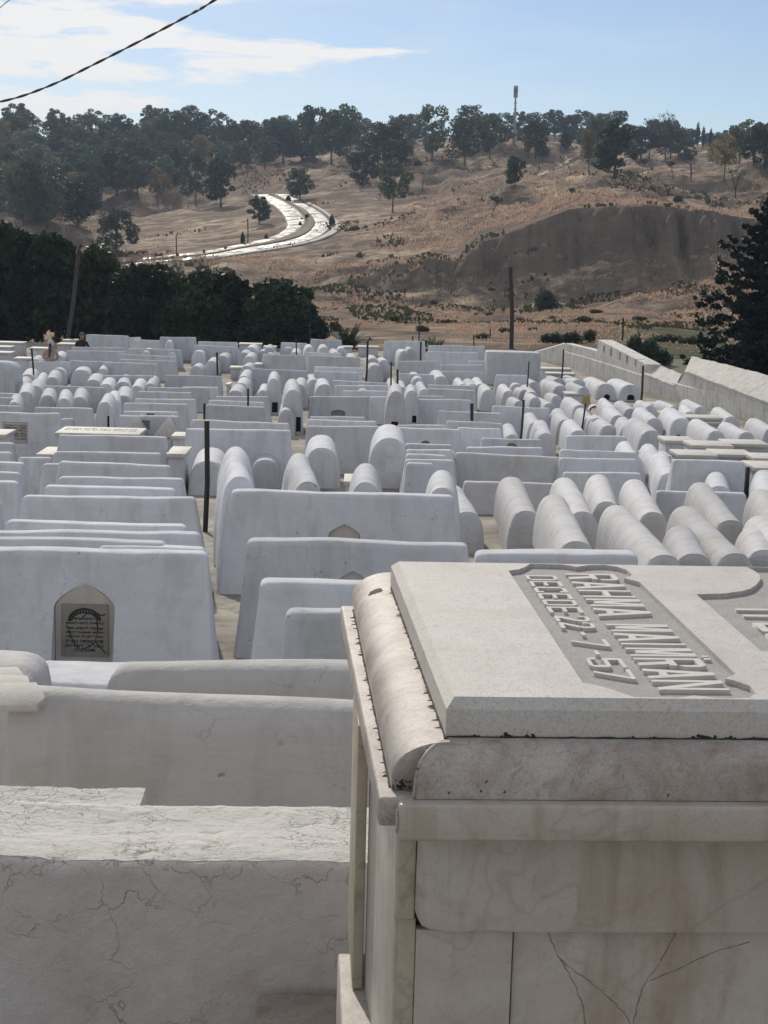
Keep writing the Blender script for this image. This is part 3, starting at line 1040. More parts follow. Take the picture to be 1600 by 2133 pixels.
M['straw'] = leafmat("dry straw", (0.44, 0.345, 0.23), (0.62, 0.505, 0.345), 0.45)
M['scrub'] = leafmat("low olive scrub", (0.075, 0.08, 0.04), (0.11, 0.105, 0.055), 0.25)
ground_cover("dry_grass", M['straw'], 300000, 65, 350, .12, .36, .26, 3, 9.0, -.10)
ground_cover("low_scrub", M['scrub'], 120000, 65, 370, .12, .42, .6, 4, 7.0, .42)

# bushes on the field
def bush_proto(name, rx, rz, per, size, seed, mt):
    rd2 = random.Random(seed)
    bl = [(rd2.uniform(-.6, .6) * rx, rd2.uniform(-.5, .5) * rx, rz * rd2.uniform(.35, .75), rx * rd2.uniform(.4, .6), rx * rd2.uniform(.4, .6), rz * rd2.uniform(.3, .5)) for _ in range(9)]
    me = leaf_mesh(name, bl, per, size, seed=seed, hollow=.3)
    me.materials.append(mt)
    return me


BUSH = [bush_proto("bush", 1.0, 1.0, 1200, .12, 51, M['leaf_bush']), bush_proto("bush", 1.0, 1.3, 1300, .12, 52, M['leaf_bush']), bush_proto("bush", 1.0, 1.1, 1400, .12, 53, M['leaf_dark'])]


def bush(k, px, ybase, wpx, hpx, desc):
    P = hill_base(px, ybase)
    o = link("bush", BUSH[k])
    o.location = (P.x, P.y, P.z - .08)
    o.rotation_euler = (0, 0, random.uniform(0, 6.28))
    o.scale = (wpx * P.y / F / 2, wpx * P.y / F / 2, hpx * P.y / F / 1.1)
    pending.append((o, 'bush', desc, px, ybase - hpx / 2, 'bush', 'bushes on the dry field'))


bush(2, 1132, 648, 52, 40, 'rounded dark olive bush')
for (px, yb, w, h) in [(1215, 671, 40, 14), (1248, 672, 20, 8), (1085, 668, 24, 8), (1150, 664, 26, 8), (960, 642, 20, 7), (905, 632, 18, 7), (820, 668, 30, 14), (930, 676, 26, 10),
                       (1050, 692, 26, 10), (1280, 676, 22, 9), (1240, 652, 26, 8), (1330, 668, 30, 10), (880, 690, 28, 14), (1020, 655, 18, 7), (740, 480, 24, 9), (1110, 688, 26, 9), (700, 690, 26, 18)]:
    bush(random.choice((0, 1)), px, yb, w, h, 'low green scrub clump')
for (px, yb, w, h) in [(690, 470, 14, 20), (505, 508, 10, 22), (555, 498, 9, 10), (470, 520, 6, 7), (425, 528, 6, 8), (370, 535, 7, 8), (640, 455, 10, 9), (625, 470, 8, 8), (600, 420, 12, 12), (870, 345, 20, 10), (1410, 420, 22, 12)]:
    bush(2, px, yb, w, h, 'small dark roadside shrub')
for (px, yb, w, h, k) in [(1150, 718, 60, 24, 3), (1190, 714, 50, 22, 3), (1228, 712, 26, 26, 0), (1322, 742, 44, 40, 2), (1352, 752, 48, 44, 2), (1380, 756, 40, 26, 2), (1390, 712, 60, 16, 0), (1440, 716, 50, 16, 0), (880, 720, 20, 14, 0), (1005, 705, 30, 12, 0)]:
    d = 60.0
    zg_ = gz(d)
    if k == 3:
        k, d = 2, 69.0
        zg_ = hill_z(at(px, yb, d).x, d)
    if k == 0:
        P = hill_base(px, yb)
        d, zg_ = P.y, P.z
    P = at(px, yb, d)
    o = link("bush", BUSH[k])
    o.location = (P.x, P.y, zg_ - .05)
    o.scale = (w * d / F / 2, w * d / F / 2, max(.2, at(px, yb - h, d).z - zg_) / 1.1)
    pending.append((o, 'bush', 'dark green shrub beyond the cemetery edge', px, yb - h / 2, 'bush', 'bushes on the dry field'))

# the dark ficus trees behind the tombs
FIC = []
for sd in (61, 62, 63):
    rd2 = random.Random(sd)
    bl = []
    for i in range(34):
        a, rr = rd2.uniform(0, 6.28), math.sqrt(rd2.random()) * 1.5
        z = rd2.uniform(.55, 4.1)
        s = rd2.uniform(.5, .85)
        rr *= math.sqrt(max(0.1, 1 - ((z - 2.0) / 2.4) ** 2))
        bl.append((math.cos(a) * rr, math.sin(a) * rr, z, s, s, s * .8))
    cm = leaf_mesh("crown", bl, 11000, 0.15, seed=sd, hollow=.3)
    cm.materials.append(M['leaf_hedge'])
    tm = trunk_mesh("trunk", 2.0, .16, [(b1[0], b1[1], b1[2]) for b1 in bl[:7]], sd)
    tm.materials.append(M['bark'])
    FIC.append((cm, tm))
for i, (px, yt, wpx, D, ds) in enumerate([(-60, 470, 150, 67, 'tall black-green ficus at the left frame edge'), (35, 462, 140, 67.5, 'tallest dark ficus behind the flat marble tombs'), (118, 478, 130, 67, 'tall dark ficus left of the leaning grey pole'),
                                          (195, 500, 130, 68, 'dark ficus just right of the leaning grey pole'), (265, 548, 110, 66, 'lower dark ficus below the start of the road'), (330, 545, 120, 67, 'dark ficus third along from the leaning grey pole'),
                                          (405, 552, 120, 66, 'rounded dark ficus in the middle of the row'), (480, 566, 120, 67, 'dark ficus second from the right end of the row'), (565, 575, 120, 66, 'dense dark ficus left of the bare forked trunk'), (618, 582, 118, 65, 'round dark ficus at the right end of the row')]):
    gzz = -4.62
    top = at(px, yt, D).z
    root = empty("ficus_tree", (at(px, 600, D).x, D, gzz), i * 1.3)
    sc = (top - gzz) / 4.75
    w = wpx * D / F / 3.6
    root.scale = (w * 1.15, w * 1.15, sc)
    link("crown", FIC[i % 3][0], None, root)
    link("trunk", FIC[i % 3][1], None, root)
    tag(root, ds, 'tree', 'dark trees behind the tombs')


# palms
def palm(px, ybase, D, h, r, label):
    root = empty("dwarf_palm", (at(px, ybase, D).x, D, -4.6))
    V, Fs = [], []
    rd2 = random.Random(px)
    stems = MB()
    for i in range(34):
        a, el = rd2.uniform(0, 6.28), rd2.uniform(0.15, 1.35)
        ln = r * rd2.uniform(.8, 1.15)
        pts = []
        for k in range(7):
            t = k / 6
            hz = math.cos(el) * ln * t
            z = h * .35 + math.sin(el) * ln * t - 0.55 * ln * t * t * math.cos(el)
            pts.append(Vector((math.cos(a) * hz, math.sin(a) * hz, z)))
        stems.tube(pts, [.018 * (1 - .8 * k / 6) for k in range(7)], 4)
        side = Vector((-math.sin(a), math.cos(a), 0))
        for k in range(1, 7):
            for sg in (-1, 1):
                for sub in (0, .5):
                    p0 = pts[k - 1].lerp(pts[k], sub)
                    dr = (pts[k] - pts[k - 1]).normalized()
                    tip = p0 + side * sg * .32 * r * .7 + dr * .22 + Vector((0, 0, -.05))
                    bs = len(V)
                    V += [p0 - dr * .02, p0.lerp(tip, .5) - dr * .03, tip, p0.lerp(tip, .5) + dr * .03]
                    Fs.append((bs, bs + 1, bs + 2, bs + 3))
    link("fronds", mesh_from("fronds", V, Fs), M['leaf_palm'], root)
    st_ = stems.build("trunk", M['bark'], root)
    stems2 = MB()
    stems2.tube([(0, 0, 0), (0, 0, h * .4)], [.16, .13], 8)
    stems2.build("stump", M['bark'], root)
    tag(root, label, 'palm')


palm(725, 718, 64, 1.7, 1.25, 'bushy dwarf palm at the end of the dark ficus row')
palm(905, 722, 64, .9, .85, 'small dwarf palm behind the back tombs')
palm(668, 722, 63.5, .8, .6, 'smallest low palm right of the forked trunk')

# the big dark conifer at the right
cb = at(1590, 780, 50)
root = empty("conifer", (cb.x, 50, -4.3))
mb = MB()
HC = at(1590, 405, 50).z + 4.3
mb.tube([(0, 0, 0), (.03, 0, HC * .4), (0, .03, HC * .75), (.02, 0, HC * .97)], [.24, .17, .09, .02], 8)
V, Fs = [], []
rd2 = random.Random(77)
blobs = []
nb_ = 120
for i in range(nb_):
    t = (i + rd2.random()) / nb_
    z = HC * (.06 + .93 * t)
    ln = 2.25 * (1 - t ** 2.2) * rd2.uniform(.6, 1.12) + .06
    a = i * 2.399 + rd2.uniform(-.3, .3)
    droop = rd2.uniform(-.15, .25)
    pts = []
    for k in range(5):
        s = k / 4
        pts.append(Vector((math.cos(a) * ln * s, math.sin(a) * ln * s, z + ln * (-.55 * s + .75 * s * s + droop * s))))
    mb.tube(pts, [.035 * (1 - .8 * k / 4) * (1.3 - t) for k in range(5)], 4)
    for k in range(1, 5):
        p = pts[k]
        w = .12 + .16 * (1 - t) * (1.25 - k / 5)
        blobs.append((p.x, p.y, p.z, w * 1.25, w * 1.25, w * .55))
    blobs.append((*pts[4].lerp(pts[4] + (pts[4] - pts[3]) * .5, .8), .09, .09, .13))
mb.build("trunk", M['bark'], root)
v1, f1 = leaf_cloud(blobs, 42000, 0.075, seed=5, hollow=.1)
mc = bpy.data.meshes.new("crown")
mc.from_pydata(v1.tolist(), [], f1.tolist())
link("crown", mc, M['leaf_conifer'], root)
tag(root, 'tall black-green conifer with upswept branches beyond the boundary wall', 'conifer tree')

# ------------------------------------------------------------------ tombs
SPAN = []            # placed slabs: xl, xr, D
CNT = {'slab': 0, 'barrel': 0}


def lump(me, amp, freq, seed, zfade=True):
    for v in me.vertices:
        p = v.co * freq + Vector((seed * 3.1, seed * 1.7, seed))
        d = noise.noise_vector(p) * amp + noise.noise_vector(p * 3.3) * amp * .22
        v.co += d
    me.update()


def slab_mesh(L, h, tt, tb, eb, r, seed, nx=10, amp=.012, tilt=0.0):
    """long whitewashed tomb: battered sides, rounded top; L = length along x at the top"""
    rings = []
    for t in (0, .18, .4, .62, .82):
        rings.append((L / 2 + eb * (1 - t), tt / 2 + (tb - tt) / 2 * (1 - t) ** 1.15, (h - r) * t))
    for a in (0, 18, 36, 54, 72, 86):
        ins = r * (1 - math.cos(R(a)))
        rings.append((L / 2 - ins * .8, tt / 2 - ins, h - r + r * math.sin(R(a))))
    vs, fs = [], []
    rc = .03

    def loop(hx, hy, z):
        pts = []
        c = min(rc, hy * .6)
        for sx_, sy_, a0 in ((1, -1, -90), (1, 1, 0), (-1, 1, 90), (-1, -1, 180)):
            for k in range(4):
                a = R(a0 + 30 * k)
                pts.append((sx_ * (hx - c) + math.cos(a) * c, sy_ * (hy - c) + math.sin(a) * c))
            if sx_ == 1 and sy_ == 1 or sx_ == -1 and sy_ == -1:
                s = 1 if sx_ == -1 else -1
                for k in range(1, nx):
                    pts.append((-s * (hx - c) + s * 2 * (hx - c) * k / nx, sy_ * hy))
        return [(x, y, z + tilt * x * min(1, z / h)) for x, y in pts]
    npt = None
    for rg_ in rings:
        lp = loop(*rg_)
        npt = len(lp)
        vs += lp
    for i in range(len(rings) - 1):
        for k in range(npt):
            a = i * npt
            fs.append((a + k, a + (k + 1) % npt, a + npt + (k + 1) % npt, a + npt + k))
    # top strip: pair the long sides
    a = (len(rings) - 1) * npt
    fs.append(tuple(a + k for k in range(npt)))
    fs.append(tuple(range(npt))[::-1])
    me = mesh_from("tomb_body", vs, fs)
    bm = bmesh.new()
    bm.from_mesh(me)
    bmesh.ops.triangulate(bm, faces=[f for f in bm.faces if len(f.verts) > 4])
    bm.to_mesh(me)
    bm.free()
    lump(me, amp * 1.3, 1.9, seed)
    me.shade_smooth()
    me.set_sharp_from_angle(angle=R(50))
    return me


def arch_cutter(cx, z0, w, hgt, depth, y_front, pointed=True):
    """prism with a pointed arch outline, pushed into the front (-y) face"""
    pts = [(cx - w / 2, z0), (cx + w / 2, z0)]
    hs = hgt * (.70 if pointed else .5)
    pts.append((cx + w / 2, z0 + hs))
    for k in range(1, 8):
        t = k / 8
        if pointed:
            x = w / 2 * (1 - t ** 1.55)
            pts.append((cx + x, z0 + hs + (hgt - hs) * t ** .95))
        else:
            pts.append((cx + w / 2 * math.cos(t * math.pi / 2), z0 + hs + (hgt - hs) * math.sin(t * math.pi / 2)))
    pts.append((cx, z0 + hgt))
    for k in range(7, 0, -1):
        t = k / 8
        if pointed:
            x = w / 2 * (1 - t ** 1.55)
            pts.append((cx - x, z0 + hs + (hgt - hs) * t ** .95))
        else:
            pts.append((cx - w / 2 * math.cos(t * math.pi / 2), z0 + hs + (hgt - hs) * math.sin(t * math.pi / 2)))
    pts.append((cx - w / 2, z0 + hs))
    return prism("cutter", pts, 'y', y_front - .3, y_front + depth)


def slab(xl, xr, y, h=.75, D=None, yr=None, tt=.145, tb=.46, mt='lime', niche=None, r=.04, amp=.011, eb=.06, label=None, yaw=None, desc=None, name="tomb", tall=None, nosep=False):
    yr = y if yr is None else yr
    xc, yc = (xl + xr) / 2, (y + yr) / 2
    if D is None:
        D = hit_ground(xc, yc, h)
        if D > 58.5:
            D = random.uniform(56.5, 59.5)
        if not nosep:
            for _ in range(6):
                for (a, b_, d) in SPAN:
                    if min(xr, b_) - max(xl, a) > .25 * (xr - xl) and abs(d - D) < .56:
                        D = d + .57 if D >= d - .1 else d - .57
    SPAN.append((xl, xr, D))
    P = at(xc, yc, D)
    ht = P.z - gz(D)
    if tall:
        ht = tall
    L = (xr - xl) * D / F
    CNT['slab'] += 1
    sd = CNT['slab']
    yw = yaw if yaw is not None else R(random.uniform(-1.5, 3.2))
    me = slab_mesh(L, ht + .05, tt, tb, eb * random.uniform(.6, 1.4), r, sd, nx=22 if D < 14 else 12 if D < 30 else 8, amp=amp, tilt=random.uniform(-.022, .022))
    loc = (P.x, D, P.z - ht - .05)
    if niche is None:
        o = link(name, me, M[mt])
        o.location = loc
        o.rotation_euler = (0, 0, yw)
    else:
        root = empty(name, loc, yw)
        o = link("tomb_body", me, M[mt], root)
        npx, nw, ntop, nbot, kind = niche
        cx = (npx - xc) * D / F
        w = nw * D / F
        yf = -(tt / 2 + (tb - tt) / 2 * .5)
        for _ in range(3):
            z1 = at(npx, ntop, D + yf).z - loc[2]
            z0 = max(at(npx, nbot, D + yf).z - loc[2], .03)
            zm = (z0 + z1) / 2
            yf = -(tt / 2 + (tb - tt) / 2 * (1 - zm / ht))
        cx *= 1 + yf / D
        dp = .07 if kind != 'dark' else .14
        if kind in ('arch', 'plaque', 'low'):
            ct = link("cutter", arch_cutter(cx, z0, w, z1 - z0, dp, yf, kind != 'low'))
        else:
            ct = link("cutter", box_mesh("cutter", cx - w / 2, cx + w / 2, yf - .3, yf + dp, z0, z1))
        ct.location, ct.rotation_euler = loc, (0, 0, yw)
        cut(o, [ct])
        ins = .004
        if kind in ('arch', 'low'):
            pm = arch_cutter(cx, z0, w * .97, (z1 - z0) * .98, dp - .002, yf, kind != 'low')
            for v in pm.vertices:
                if v.co.y < yf:
                    v.co.y = yf + dp - .02
            link("niche_panel", pm, M['niche'] if kind == 'arch' else M['plaque'], root)
        elif kind == 'plaque':
            pm = arch_cutter(cx, z0, w * .98, (z1 - z0) * .99, dp + .004, yf)
            for v in pm.vertices:
                if v.co.y < yf:
                    v.co.y = yf + dp - .012
            link("niche_panel", pm, M['niche'], root)
            pw, ph = w * .77, (z1 - z0) * .66
            pz0 = z0 + (z1 - z0) * .075
            pl = link("plaque", box_mesh("plaque", cx - pw / 2, cx + pw / 2, yf + dp - .03, yf + dp - .008, pz0, pz0 + ph, .006), M['plaque'], root)
            ytx = yf + dp - .0308
            lines = ["רבקה בת", "נפטרה ביום ראשון", "שמונה לחודש אדר", "שנת תשיב לפק", "אשה יקרה וצנועה", "תהי נשמתה צרורה", "בצרור החיים", "תנצבה"]
            for k, tx_ in enumerate(lines):
                zz = pz0 + ph * (.70 - .085 * k)
                wd = pw * (.8 if k not in (0, 7) else .45)
                tm = fit_text(tx_[::-1], lambda u_, v_, w_, zz=zz, wd=wd: Vector((cx - wd / 2 + wd * u_, ytx + .003 * w_ - .002, zz + ph * .052 * v_)), .012)
                link("inscription", tm, M['ink'], pl)
            # carved wreath arch over the lines
            wr = MB()
            pts = [(cx + math.cos(R(a)) * pw * .33, ytx, pz0 + ph * (.70 + .22 * math.sin(R(a)))) for a in range(0, 181, 15)]
            wr.tube(pts, .006, 5)
            pts = [(cx + math.cos(R(a)) * pw * .27, ytx, pz0 + ph * (.70 + .15 * math.sin(R(a)))) for a in range(0, 181, 15)]
            wr.tube(pts, .004, 5)
            for a in range(8, 180, 12):
                wr.tube([(cx + math.cos(R(a)) * pw * .27, ytx, pz0 + ph * (.70 + .15 * math.sin(R(a)))), (cx + math.cos(R(a + 6)) * pw * .35, ytx, pz0 + ph * (.70 + .235 * math.sin(R(a + 6))))], .004, 4)
            wr.build("wreath", M['ink'], pl)
            # long cracks of the broken slab
            ck = MB()
            for (pp) in ([(.12, .6), (.2, .4), (.3, .22), (.42, .14), (.6, .2), (.72, .3), (.78, .5), (.76, .72), (.8, .85)], [(.95, .83), (.86, .8), (.78, .82)], [(.72, .3), (.86, .16), (.95, .08)], [(.42, .72), (.55, .84), (.8, .8)]):
                ck.tube([(cx - pw / 2 + pw * a, ytx + .001, pz0 + ph * b_) for a, b_ in pp], .0035, 4)
            ck.build("crack", M['ink'], pl)
        else:
            pl = link("plaque", box_mesh("plaque", cx - w / 2 + .004, cx + w / 2 - .004, yf + dp - .03, yf + dp - .001, z0 + .004, z1 - .004, .004), M['dark_hole'] if kind == 'dark' else M['niche'] if kind == 'text' else M['plaque'], root)  # for the dark kind this sheet paints the recess's shade
            if kind == 'text':
                for k in range(6):
                    zz = z0 + (z1 - z0) * (.80 - .13 * k)
                    tm = fit_text(["שלום על משכבו", "נפטר ביום שישי", "בחודש ניסן שנת", "איש תם וישר", "נוח נפש עדן", "תנצבה אמן"][k][::-1], lambda u_, v_, w_, zz=zz: Vector((cx - w * .42 + w * .84 * u_, yf + dp - .0315 + .002 * w_, zz + (z1 - z0) * .10 * v_)), .03)
                    link("inscription", tm, M['ink'], pl)
        o = root
    ds = desc or ('low' if ht < .5 else 'tall' if ht > .95 else 'long') + ' ridge-topped white tomb seen side-on'
    if niche is not None and desc is None:
        ds = {'arch': 'white tomb with a small pointed niche', 'plaque': '', 'low': 'white tomb with a grey arched recess', 'dark': 'white tomb with a dark recess', 'text': 'white tomb with a grey square plaque', 'square': 'white tomb with a small square plaque'}[kind]
    if label:
        tag(o, label, 'tomb', 'whitewashed tombs')
    else:
        pending.append((o, 'slab', ds, xc, yc, 'tomb', 'whitewashed tombs'))
    return o


def barrel_mesh(w, h, L, seed, amp=.012, tap=.0, wt=.8, ny=9):
    """barrel-vaulted tomb, long axis +y, near end face at y=0"""
    prof = []
    for k in range(25):
        a = math.pi * k / 24
        ca, sa = math.cos(a), math.sin(a)
        x = w / 2 * math.copysign(abs(ca) ** .82, ca)
        z = h * sa ** .62
        prof.append((x, z))
    prof[0], prof[-1] = (w / 2, 0), (-w / 2, 0)
    ys = [(0, .70), (0, .90), (.006, .955), (.03, .99), (.07, 1)] + [(.07 + (L - .14) * k / ny, 1) for k in range(1, ny)] + [(L - .07, 1), (L - .03, .99), (L - .006, .955), (L, .9), (L, .7)]
    vs, fs = [], []
    for y, s in ys:
        zt = 1 - tap * (y / L)
        lean = .04 if y < .05 else (-.04 if y > L - .05 else 0)
        for x, z in prof:
            vs.append((x * (s if z > .02 else 1), y + lean * z / h, z * s * zt))
    m_ = len(prof)
    for i in range(len(ys) - 1):
        for k in range(m_ - 1):
            a = i * m_ + k
            fs.append((a, a + 1, a + m_ + 1, a + m_))
    fs.append(tuple(range(m_))[::-1])
    a = (len(ys) - 1) * m_
    fs.append(tuple(a + k for k in range(m_)))
    me = mesh_from("tomb_body", vs, fs)
    bm = bmesh.new()
    bm.from_mesh(me)
    bmesh.ops.recalc_face_normals(bm, faces=list(bm.faces))
    bmesh.ops.triangulate(bm, faces=[f for f in bm.faces if len(f.verts) > 4])
    bm.to_mesh(me)
    bm.free()
    lump(me, amp, 1.7, seed)
    me.shade_smooth()
    me.set_sharp_from_angle(angle=R(55))
    return me


def barrel(xn, yn, w, xf=None, yf=None, h=.78, mt='lime', hole=None, label=None, amp=.014, D=None, L=None, desc=None, yaw=None, base=None):
    """near-end top pixel, base width in pixels, far-end top pixel"""
    if base:
        D = hit_ground(xn, base)
        h = at(xn, yn, D).z - gz(D)
    Dn = D or hit_ground(xn, yn, h)
    if Dn > 57:
        Dn = random.uniform(54.5, 57)
    P = at(xn, yn, Dn)
    ht = P.z - gz(Dn)
    wm = max(.36, w * Dn / F)
    if xf is not None:
        Df = hit_ground(xf, yf, h)
        Q = at(xf, yf, Df)
        dv = Vector((Q.x - P.x, Q.y - P.y))
        ln = min(max(dv.length, 1.25), 2.5 if Dn < 50 else 1.8)
        yw = math.atan2(-dv.x, dv.y)
        yw = min(max(yw, R(-40)), R(50))
    else:
        ln, yw = random.uniform(1.4, 1.9), R(random.uniform(-3, 5))
    if L:
        ln = L
    if yaw is not None:
        yw = yaw
    CNT['barrel'] += 1
    sd = CNT['barrel'] + 500
    me = barrel_mesh(wm, ht + .05, ln, sd, amp * 1.15, random.uniform(-.05, .06), ny=26 if Dn < 20 else 10)
    loc = (P.x, Dn, P.z - ht - .05)
    if hole is None:
        o = link("tomb", me, M[mt])
        o.location, o.rotation_euler = loc, (0, 0, yw)
    else:
        root = empty("tomb", loc, yw)
        o = link("tomb_body", me, M[mt], root)
        hx, hw, hz, hh, kind = hole          # fractions of width / height
        cm = arch_cutter(hx * wm, hz * ht + .05, hw * wm, hh * ht, .16, 0.0, False) if kind == 'arch' else box_mesh("cutter", hx * wm - hw * wm / 2, hx * wm + hw * wm / 2, -.3, .16, hz * ht + .05, (hz + hh) * ht + .05)
        ct = link("cutter", cm)
        ct.location, ct.rotation_euler = loc, (0, 0, yw)
        cut(o, [ct])
        link("niche_shade", box_mesh("niche_shade", hx * wm - hw * wm * .48, hx * wm + hw * wm * .48, .12, .158, hz * ht + .055, (hz + hh) * ht + .045), M['dark_hole'], root)  # near-black sheet at the back, painting the opening's shade
        o = root
    ds = desc or ('slim ' if wm < .55 else 'stout ' if wm > .8 else '') + 'round-topped white tomb' + (' with a dark niche' if hole else '')
    if label:
        tag(o, label, 'tomb', 'whitewashed tombs')
    else:
        pending.append((o, 'barrel', ds, xn, yn, 'tomb', 'whitewashed tombs'))
    return o


def box_tomb(xl, xr, y, yb, h=.45, D=None, tall=None, desc='flat-topped box tomb with a marble lid', label=None, yaw=None, depth=None, top='flagstone', text=None):
    """flat marble lid: near edge pixel y... yb = pixel of the lid's far edge (above)"""
    xc = (xl + xr) / 2
    Dn = D or hit_ground(xc, y, h)
    P = at(xc, y, Dn)
    ht = P.z - gz(Dn)
    L = (xr - xl) * Dn / F
    dep = depth or .75
    root = empty("box_tomb", (P.x, Dn, gz(Dn) - .03), R(1.0) if yaw is None else yaw)
    link("base", box_mesh("base", -L / 2 + .03, L / 2 - .03, .04, dep - .03, 0, ht - .03, .015), M['lime'], root)
    lid = link("lid", box_mesh("lid", -L / 2, L / 2, 0, dep, ht - .03, ht + .03, .008), M[top], root)
    if text:
        for k, tx_ in enumerate(text):
            y0 = dep * (.78 - .24 * k)
            tm = fit_text(tx_, lambda u_, v_, w_, y0=y0: Vector((-L * .44 + L * .86 * u_, y0 - dep * .15 + dep * .15 * v_, ht + .029 + .003 * w_)), .02)
            link("inscription", tm, M['ink_grey'], lid)
    if label:
        tag(root, label, 'tomb', 'flat marble tombs')
    else:
        pending.append((root, 'box', desc, xc, y, 'tomb', 'flat marble tombs'))
    return root

# ------------------------------------------------------------------ the near marble tomb
TH = R(3.2)
A0 = ray(930, 1476) * (-0.612 / ray(930, 1476).z)
ZG = gz(A0.y) - .02
mt_root = empty("marble_tomb", (A0.x, A0.y, ZG), TH)
tag(mt_root, 'large marble tomb with moulded lid and carved lettering, nearest the viewer', 'tomb')


def zl(z):
    return z - ZG


def mbox(name, x0, x1, y0, y1, z0, z1, m, bev=.004, label=None):
    o = link(name, box_mesh(name, x0, x1, y0, y1, zl(z0), zl(z1), bev, 3), M[m], mt_root)
    if label:
        o['label'] = label
    return o


P1 = [(.204, .094), (.442, .151), (.419, .123), (.429, .116), (.445, .087), (.442, .05), (.427, .027), (.398, .0215), (.379, .0225), (.35, .036), (.328, .0225), (.264, .024), (.25, .045), (.235, .068), (.218, .085)]
P1 = [(.442, .151), (.437, .788), (.415, .821), (.431, .839), (.437, .857), (.436, .898), (.422, .929), (.402, .943), (.375, .941), (.361, .934), (.340, .919), (.330, .932), (.314, .942), (.253, .944), (.247, .932),
      (.238, .912), (.222, .888), (.200, .874), (.204, .094), (.218, .085), (.235, .068), (.25, .045), (.264, .024), (.328, .0225), (.35, .036), (.379, .0245), (.398, .0215), (.427, .027), (.442, .05), (.445, .087), (.429, .116), (.419, .123)]
P2 = [(.52, .285), (.576, .275), (.616, .25), (.653, .2), (.682, .14), (.692, .08), (.688, .0225), (1.15, .0225), (1.15, .944), (.688, .944), (.692, .909), (.692, .875), (.682, .832), (.668, .80), (.653, .770), (.636, .742), (.616, .722), (.576, .698), (.52, .687)]
SX, SY = 1.95, .965
zt, zc, zb, zf = zl(-.600), zl(-.613), zl(-.651), zl(-.6085)
cx_, cy_ = .013, .018
vs, fs = [], []
for (ix, iy, z) in ((0, 0, zb), (0, 0, zc), (cx_, cy_, zt)):
    vs += [(ix, iy, z), (SX - ix, iy, z), (SX - ix, SY - iy, z), (ix, SY - iy, z)]
for r_ in (0, 4):
    for k in range(4):
        fs.append((r_ + k, r_ + (k + 1) % 4, r_ + 4 + (k + 1) % 4, r_ + 4 + k))
fs.append((3, 2, 1, 0))
outer = [Vector((*v[:2], 0)) for v in vs[8:12]]
loops = [outer, [Vector((*p, 0)) for p in P1], [Vector((*p, 0)) for p in P2]]
outer = [Vector((v[0] - (.0225 * v[1] if v[0] < .1 else 0), v[1], 0)) for v in vs[8:12]]
loops[0] = outer
vs = [(x - (.0225 * y if x < .1 else 0), y, z) for x, y, z in vs]
tri = tessellate_polygon(loops)
base = 8
b1 = len(vs)
vs += [(*p, zt) for p in P1]
b2 = len(vs)
vs += [(*p, zt) for p in P2]
for t in tri:
    fs.append(tuple(base + i for i in t))
rec_faces = []
for b0, P in ((b1, P1), (b2, P2)):
    q = len(vs)
    vs += [(*p, zf) for p in P]
    n_ = len(P)
    for k in range(n_):
        fs.append((b0 + k, b0 + (k + 1) % n_, q + (k + 1) % n_, q + k))
    for t in tessellate_polygon([[Vector((*p, 0)) for p in P]]):
        rec_faces.append(len(fs))
        fs.append(tuple(q + i for i in t))
me = bpy.data.meshes.new("top_slab")
me.from_pydata(vs, [], fs)
me.materials.append(M['marble_top'])
me.materials.append(M['recess'])
for i in rec_faces:
    me.polygons[i].material_index = 1
bm = bmesh.new()
bm.from_mesh(me)
bmesh.ops.recalc_face_normals(bm, faces=list(bm.faces))
for f in bm.faces:
    if f.material_index == 1 and f.normal.z < 0:
        f.normal_flip()
bm.to_mesh(me)
bm.free()
top_slab = link("top_slab", me, None, mt_root)


SW, SH = .19, .115          # stroke widths along and across the line


def V_(x, y0=0, y1=1):
    return [(x, y0), (x + SW, y0), (x + SW, y1), (x, y1)]


def H_(y, x0=0, x1=1):
    return [(x0, y), (x1, y), (x1, y + SH), (x0, y + SH)]


def D_g(x0, y0, x1, y1, w=SW):
    return [(x0, y0), (x0 + w, y0), (x1 + w, y1), (x1, y1)]


